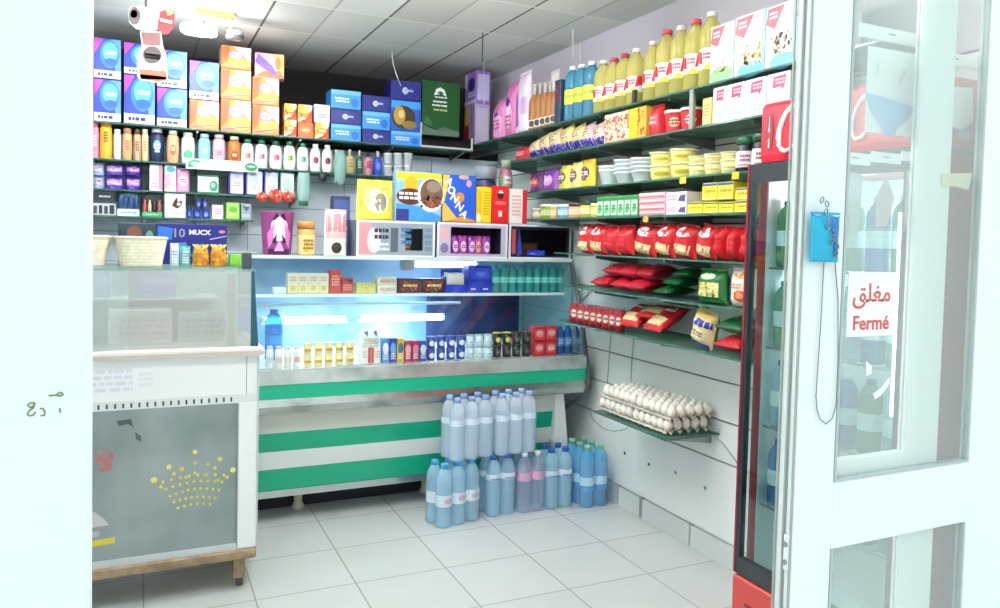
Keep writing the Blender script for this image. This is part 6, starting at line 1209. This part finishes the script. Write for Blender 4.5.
for lev in range(2):
    for q, yc in enumerate((3.32, 3.015)):
        xc = 2.225 + (.012 if lev else 0); yy = yc-(.01 if lev else 0)
        zb = ZE+.002+lev*.062
        t = tag(obj('egg_tray', tray_me), f'{"upper" if lev else "lower"} pulp egg tray {"nearer the striped fridge" if q == 0 else "nearer the red cooler"}', 'egg tray', 'egg trays'); t.location = (xc, yy, zb)
        for i in range(5):
            for j in range(6):
                if lev == 0 and i > 0 and not (q == 1 and j == 0): continue
                o = obj('egg', egg_me); egg_n += 1
                tag(o, f'white egg in the {"upper" if lev else "lower"} tray {"nearer the striped fridge" if q == 0 else "nearer the red cooler"}', 'egg', f'eggs of the {"upper" if lev else "lower"} {"far" if q == 0 else "near"} tray')
                o.location = (xc+(i-2)*.049, yy+(j-2.5)*.049, zb+.0455); o.rotation_euler = (R(random.Random(egg_n).uniform(-8, 8)), R(random.Random(egg_n+99).uniform(-8, 8)), egg_n)

# ================================================================ WATER PACKS ON THE FLOOR
wm1 = mat('#e6f2ff', .06, 'c', a=.42, t='#fbfdff'); wm2 = mat('#c2ecff', .06, 'c', a=.42, t='#f4fbff'); wm3 = mat('#7fd0f8', .06, 'c', a=.4, t='#dcf2fd'); film = mat('#f4fafe', .12, 'c', a=.1)
def water_pack(name, label, loc, rot, nx, ny, r, h, body, cap, band, grp='water packs on the floor', decs=()):
    t = thing(name, label, 'water pack', loc, (0, 0, rot), grp)
    sp = round_pack('water', r*.985, h, body, P(cap), band, decs, seg=16)
    for i in range(nx):
        for j in range(ny):
            o = obj('bottle', sp[0][1], t); o.location = ((i-(nx-1)/2)*2*r, (j+.5)*2*r, .001)
            for q in sp[1:]: obj(q[0], q[1], o)
    b = MB(); W, D = nx*r+.004, ny*2*r+.004; rr = r; pts = []
    for cx, cy, a0 in ((W-rr, rr-.004, -90), (W-rr, D-rr, 0), (-W+rr, D-rr, 90), (-W+rr, rr-.004, 180)):
        for k in range(6): a = R(a0+k*18); pts.append((cx+rr*math.cos(a), cy+rr*math.sin(a)))
    n = len(pts); vs = []; fs = []
    for zz, s in ((.003, 1), (h*.6, 1), (h*.72, .97), (h*.8, .9)):
        cy = D/2
        for x, y in pts: vs.append((x*s, cy+(y-cy)*s, zz))
    for k in range(3):
        for i in range(n): fs.append((k*n+i, k*n+(i+1) % n, (k+1)*n+(i+1) % n, (k+1)*n+i))
    b.mesh(vs, fs, film, True); obj('shrink_film', b, t)
    return t
ang = R(-12)
WL = lambda c: (.3, .46, P(c))
hB = .318
p1 = onY(466, 523, 3.70)
water_pack('water_pack', 'large pack of water bottles with white labels at the front of the stack', (1.465, 3.70, 0), R(14), 3, 2, .0425, hB, wm2, '#4f9fe0', (.34, .52, P('#eef3f8')), decs=[('e', .5, .5, .3, .25, P('#e2b3bd'))])
water_pack('water_pack', 'water pack with blue caps and narrow white neck labels', (1.712, 3.74, 0), R(3), 2, 2, .0415, hB, wm2, '#2f63c0', (.6, .7, P('#f3f5fa')), decs=[('r', .1, .1, .9, .3, P('#2f4a9a'))])
water_pack('water_pack', 'water pack with pink neck labels', (1.884, 3.73, 0), R(2), 2, 2, .0405, hB, mat('#cfdcf2', .08, 'c', a=.3, t='#f2f6fd'), '#e6eef6', (.54, .68, P('#eeaecb')))
water_pack('water_pack', 'water pack with deep blue caps beside the pink labelled one', (2.05, 3.73, 0), R(0), 2, 2, .0415, hB*1.02, wm2, '#2458b8', (.54, .64, P('#e9f1fb')), decs=[('r', .1, .0, .9, .25, P('#2f5fb0'))])
water_pack('water_pack', 'bright blue water pack with green caps against the right wall', (2.24, 3.67, 0), R(2), 2, 3, .0415, hB*1.06, wm3, '#7fc49a', (.36, .5, P('#cdeefa')), decs=[('r', 0, -.6, 1, -.1, P('#3f9fe8'))])
zt = hB+.004
water_pack('water_pack', 'clear water pack on top of the stack, nearer the counter', (1.535, 3.72, zt), R(8), 3, 2, .0415, hB, wm1, '#8fb0e6', (.56, .66, P('#eaf1fb')))
water_pack('water_pack', 'clear water pack on top of the stack, farther from the counter', (1.79, 3.735, zt), R(5), 3, 2, .0405, hB*1.01, wm1, '#9fb9e6', (.56, .66, P('#f0f4fb')))

# bottles in the cooler
cb_ = [('#3f8fd0', 'blue'), ('#4fa06a', 'green'), ('#b9d8e6', 'clear'), ('#3f7fc0', 'deep blue'), ('#7fb89a', 'pale green')]
for s_, z in enumerate((.604, .864, 1.124, 1.384)):
    for k in range(6):
        c, nm = cb_[(k+s_*2) % 5] if s_ else cb_[[0, 0, 3, 1, 1, 4][k]]
        put(round_pack('water', .034, .215, mat(c, .1, 'c', a=.6), P('#e6eef2' if k % 2 else '#2f5f9a'), (.32, .55, P('#dfeaf0'))), 'cold_bottle', ordl(k, 6, 'cold drink bottle', 'far side of the cooler', ['bottom', 'second', 'third', 'top'][s_]+' rack'), 'bottle', (XK+.1, Y1k-.075-k*.088, z), group='bottles in the cooler')

# ================================================================ LIGHT
w = bpy.data.worlds.new('daylight'); SC.world = w; w.use_nodes = True; nt = w.node_tree; bg = nt.nodes['Background']
tc = nt.nodes.new('ShaderNodeTexCoord'); sx = nt.nodes.new('ShaderNodeSeparateXYZ'); cr = nt.nodes.new('ShaderNodeValToRGB')
cr.color_ramp.elements[0].position = .45; cr.color_ramp.elements[0].color = lin('#c9ccc8'); cr.color_ramp.elements[1].position = .62; cr.color_ramp.elements[1].color = lin('#eafcff')
mr = nt.nodes.new('ShaderNodeMapRange'); mr.inputs[1].default_value = -1; mr.inputs[2].default_value = 1
nt.links.new(tc.outputs['Generated'], sx.inputs[0]); nt.links.new(sx.outputs[2], mr.inputs[0]); nt.links.new(mr.outputs[0], cr.inputs[0]); nt.links.new(cr.outputs[0], bg.inputs[0])
bg.inputs[1].default_value = 1.0
def lamp(name, kind, loc, energy, col='#ffffff', size=.5, size_y=None, rot=(0, 0, 0)):
    l_ = bpy.data.lights.new(name, kind); l_.energy = energy; l_.color = lin(col)[:3]
    if kind == 'AREA': l_.shape = 'RECTANGLE'; l_.size = size; l_.size_y = size_y or size
    else: l_.shadow_soft_size = size
    o = bpy.data.objects.new(name, l_); COL.objects.link(o); o.location = loc; o.rotation_euler = rot; return o
# unseen fill battens added above the frame to brighten the interior; then the round lamp
for k, (xb, y) in enumerate(((.8, 2.3), (.9, 3.25), (-.25, 3.8))):
    t = thing('fill_batten', ['added unseen fill batten on the ceiling nearest the door', 'added unseen fill batten on the ceiling over the shop floor', 'added unseen fill batten on the ceiling above the glass counter'][k], 'lamp', (xb, y, ZC), group='added fill battens')
    obj('fill_housing', MB().box(-.6, .6, -.022, .022, -.045, 0, M_alu, ch=.004), t)
    for xe in (-.59, .575): obj('fill_tube_holder', MB().box(xe, xe+.015, -.015, .015, -.115, -.0455, M_alu), t)
    obj('tube', MB().lathe([(.016, -.574), (.016, .574)], mat('#ffffff', .5, 'e', s=[95, 100, 60][k]), 12, c=(0, 0, -.095), axis='x'), t)
lamp('round_lamp_light', 'POINT', (.3, 4.68, ZC-.22), 7, '#ffffff', .08)
lamp('cooler_light', 'POINT', (XK+.16, Y0k+.3, 1.55), 9, '#eafcff', .05)
for (x, y, z, e, L_x) in ((1.61, 4.41, 1.27, 1.6, .38), (.84, 4.58, .94, 1.6, .42), (1.41, 4.6, .94, 1.8, .5)):
    lamp('fridge_tube_light', 'AREA', (x, y, z), e, '#dfeaff', L_x, .03)
vs_ = SC.view_settings
vs_.view_transform = 'Standard'; vs_.look = 'None'; vs_.exposure = .57; vs_.gamma = 1; vs_.use_curve_mapping = False
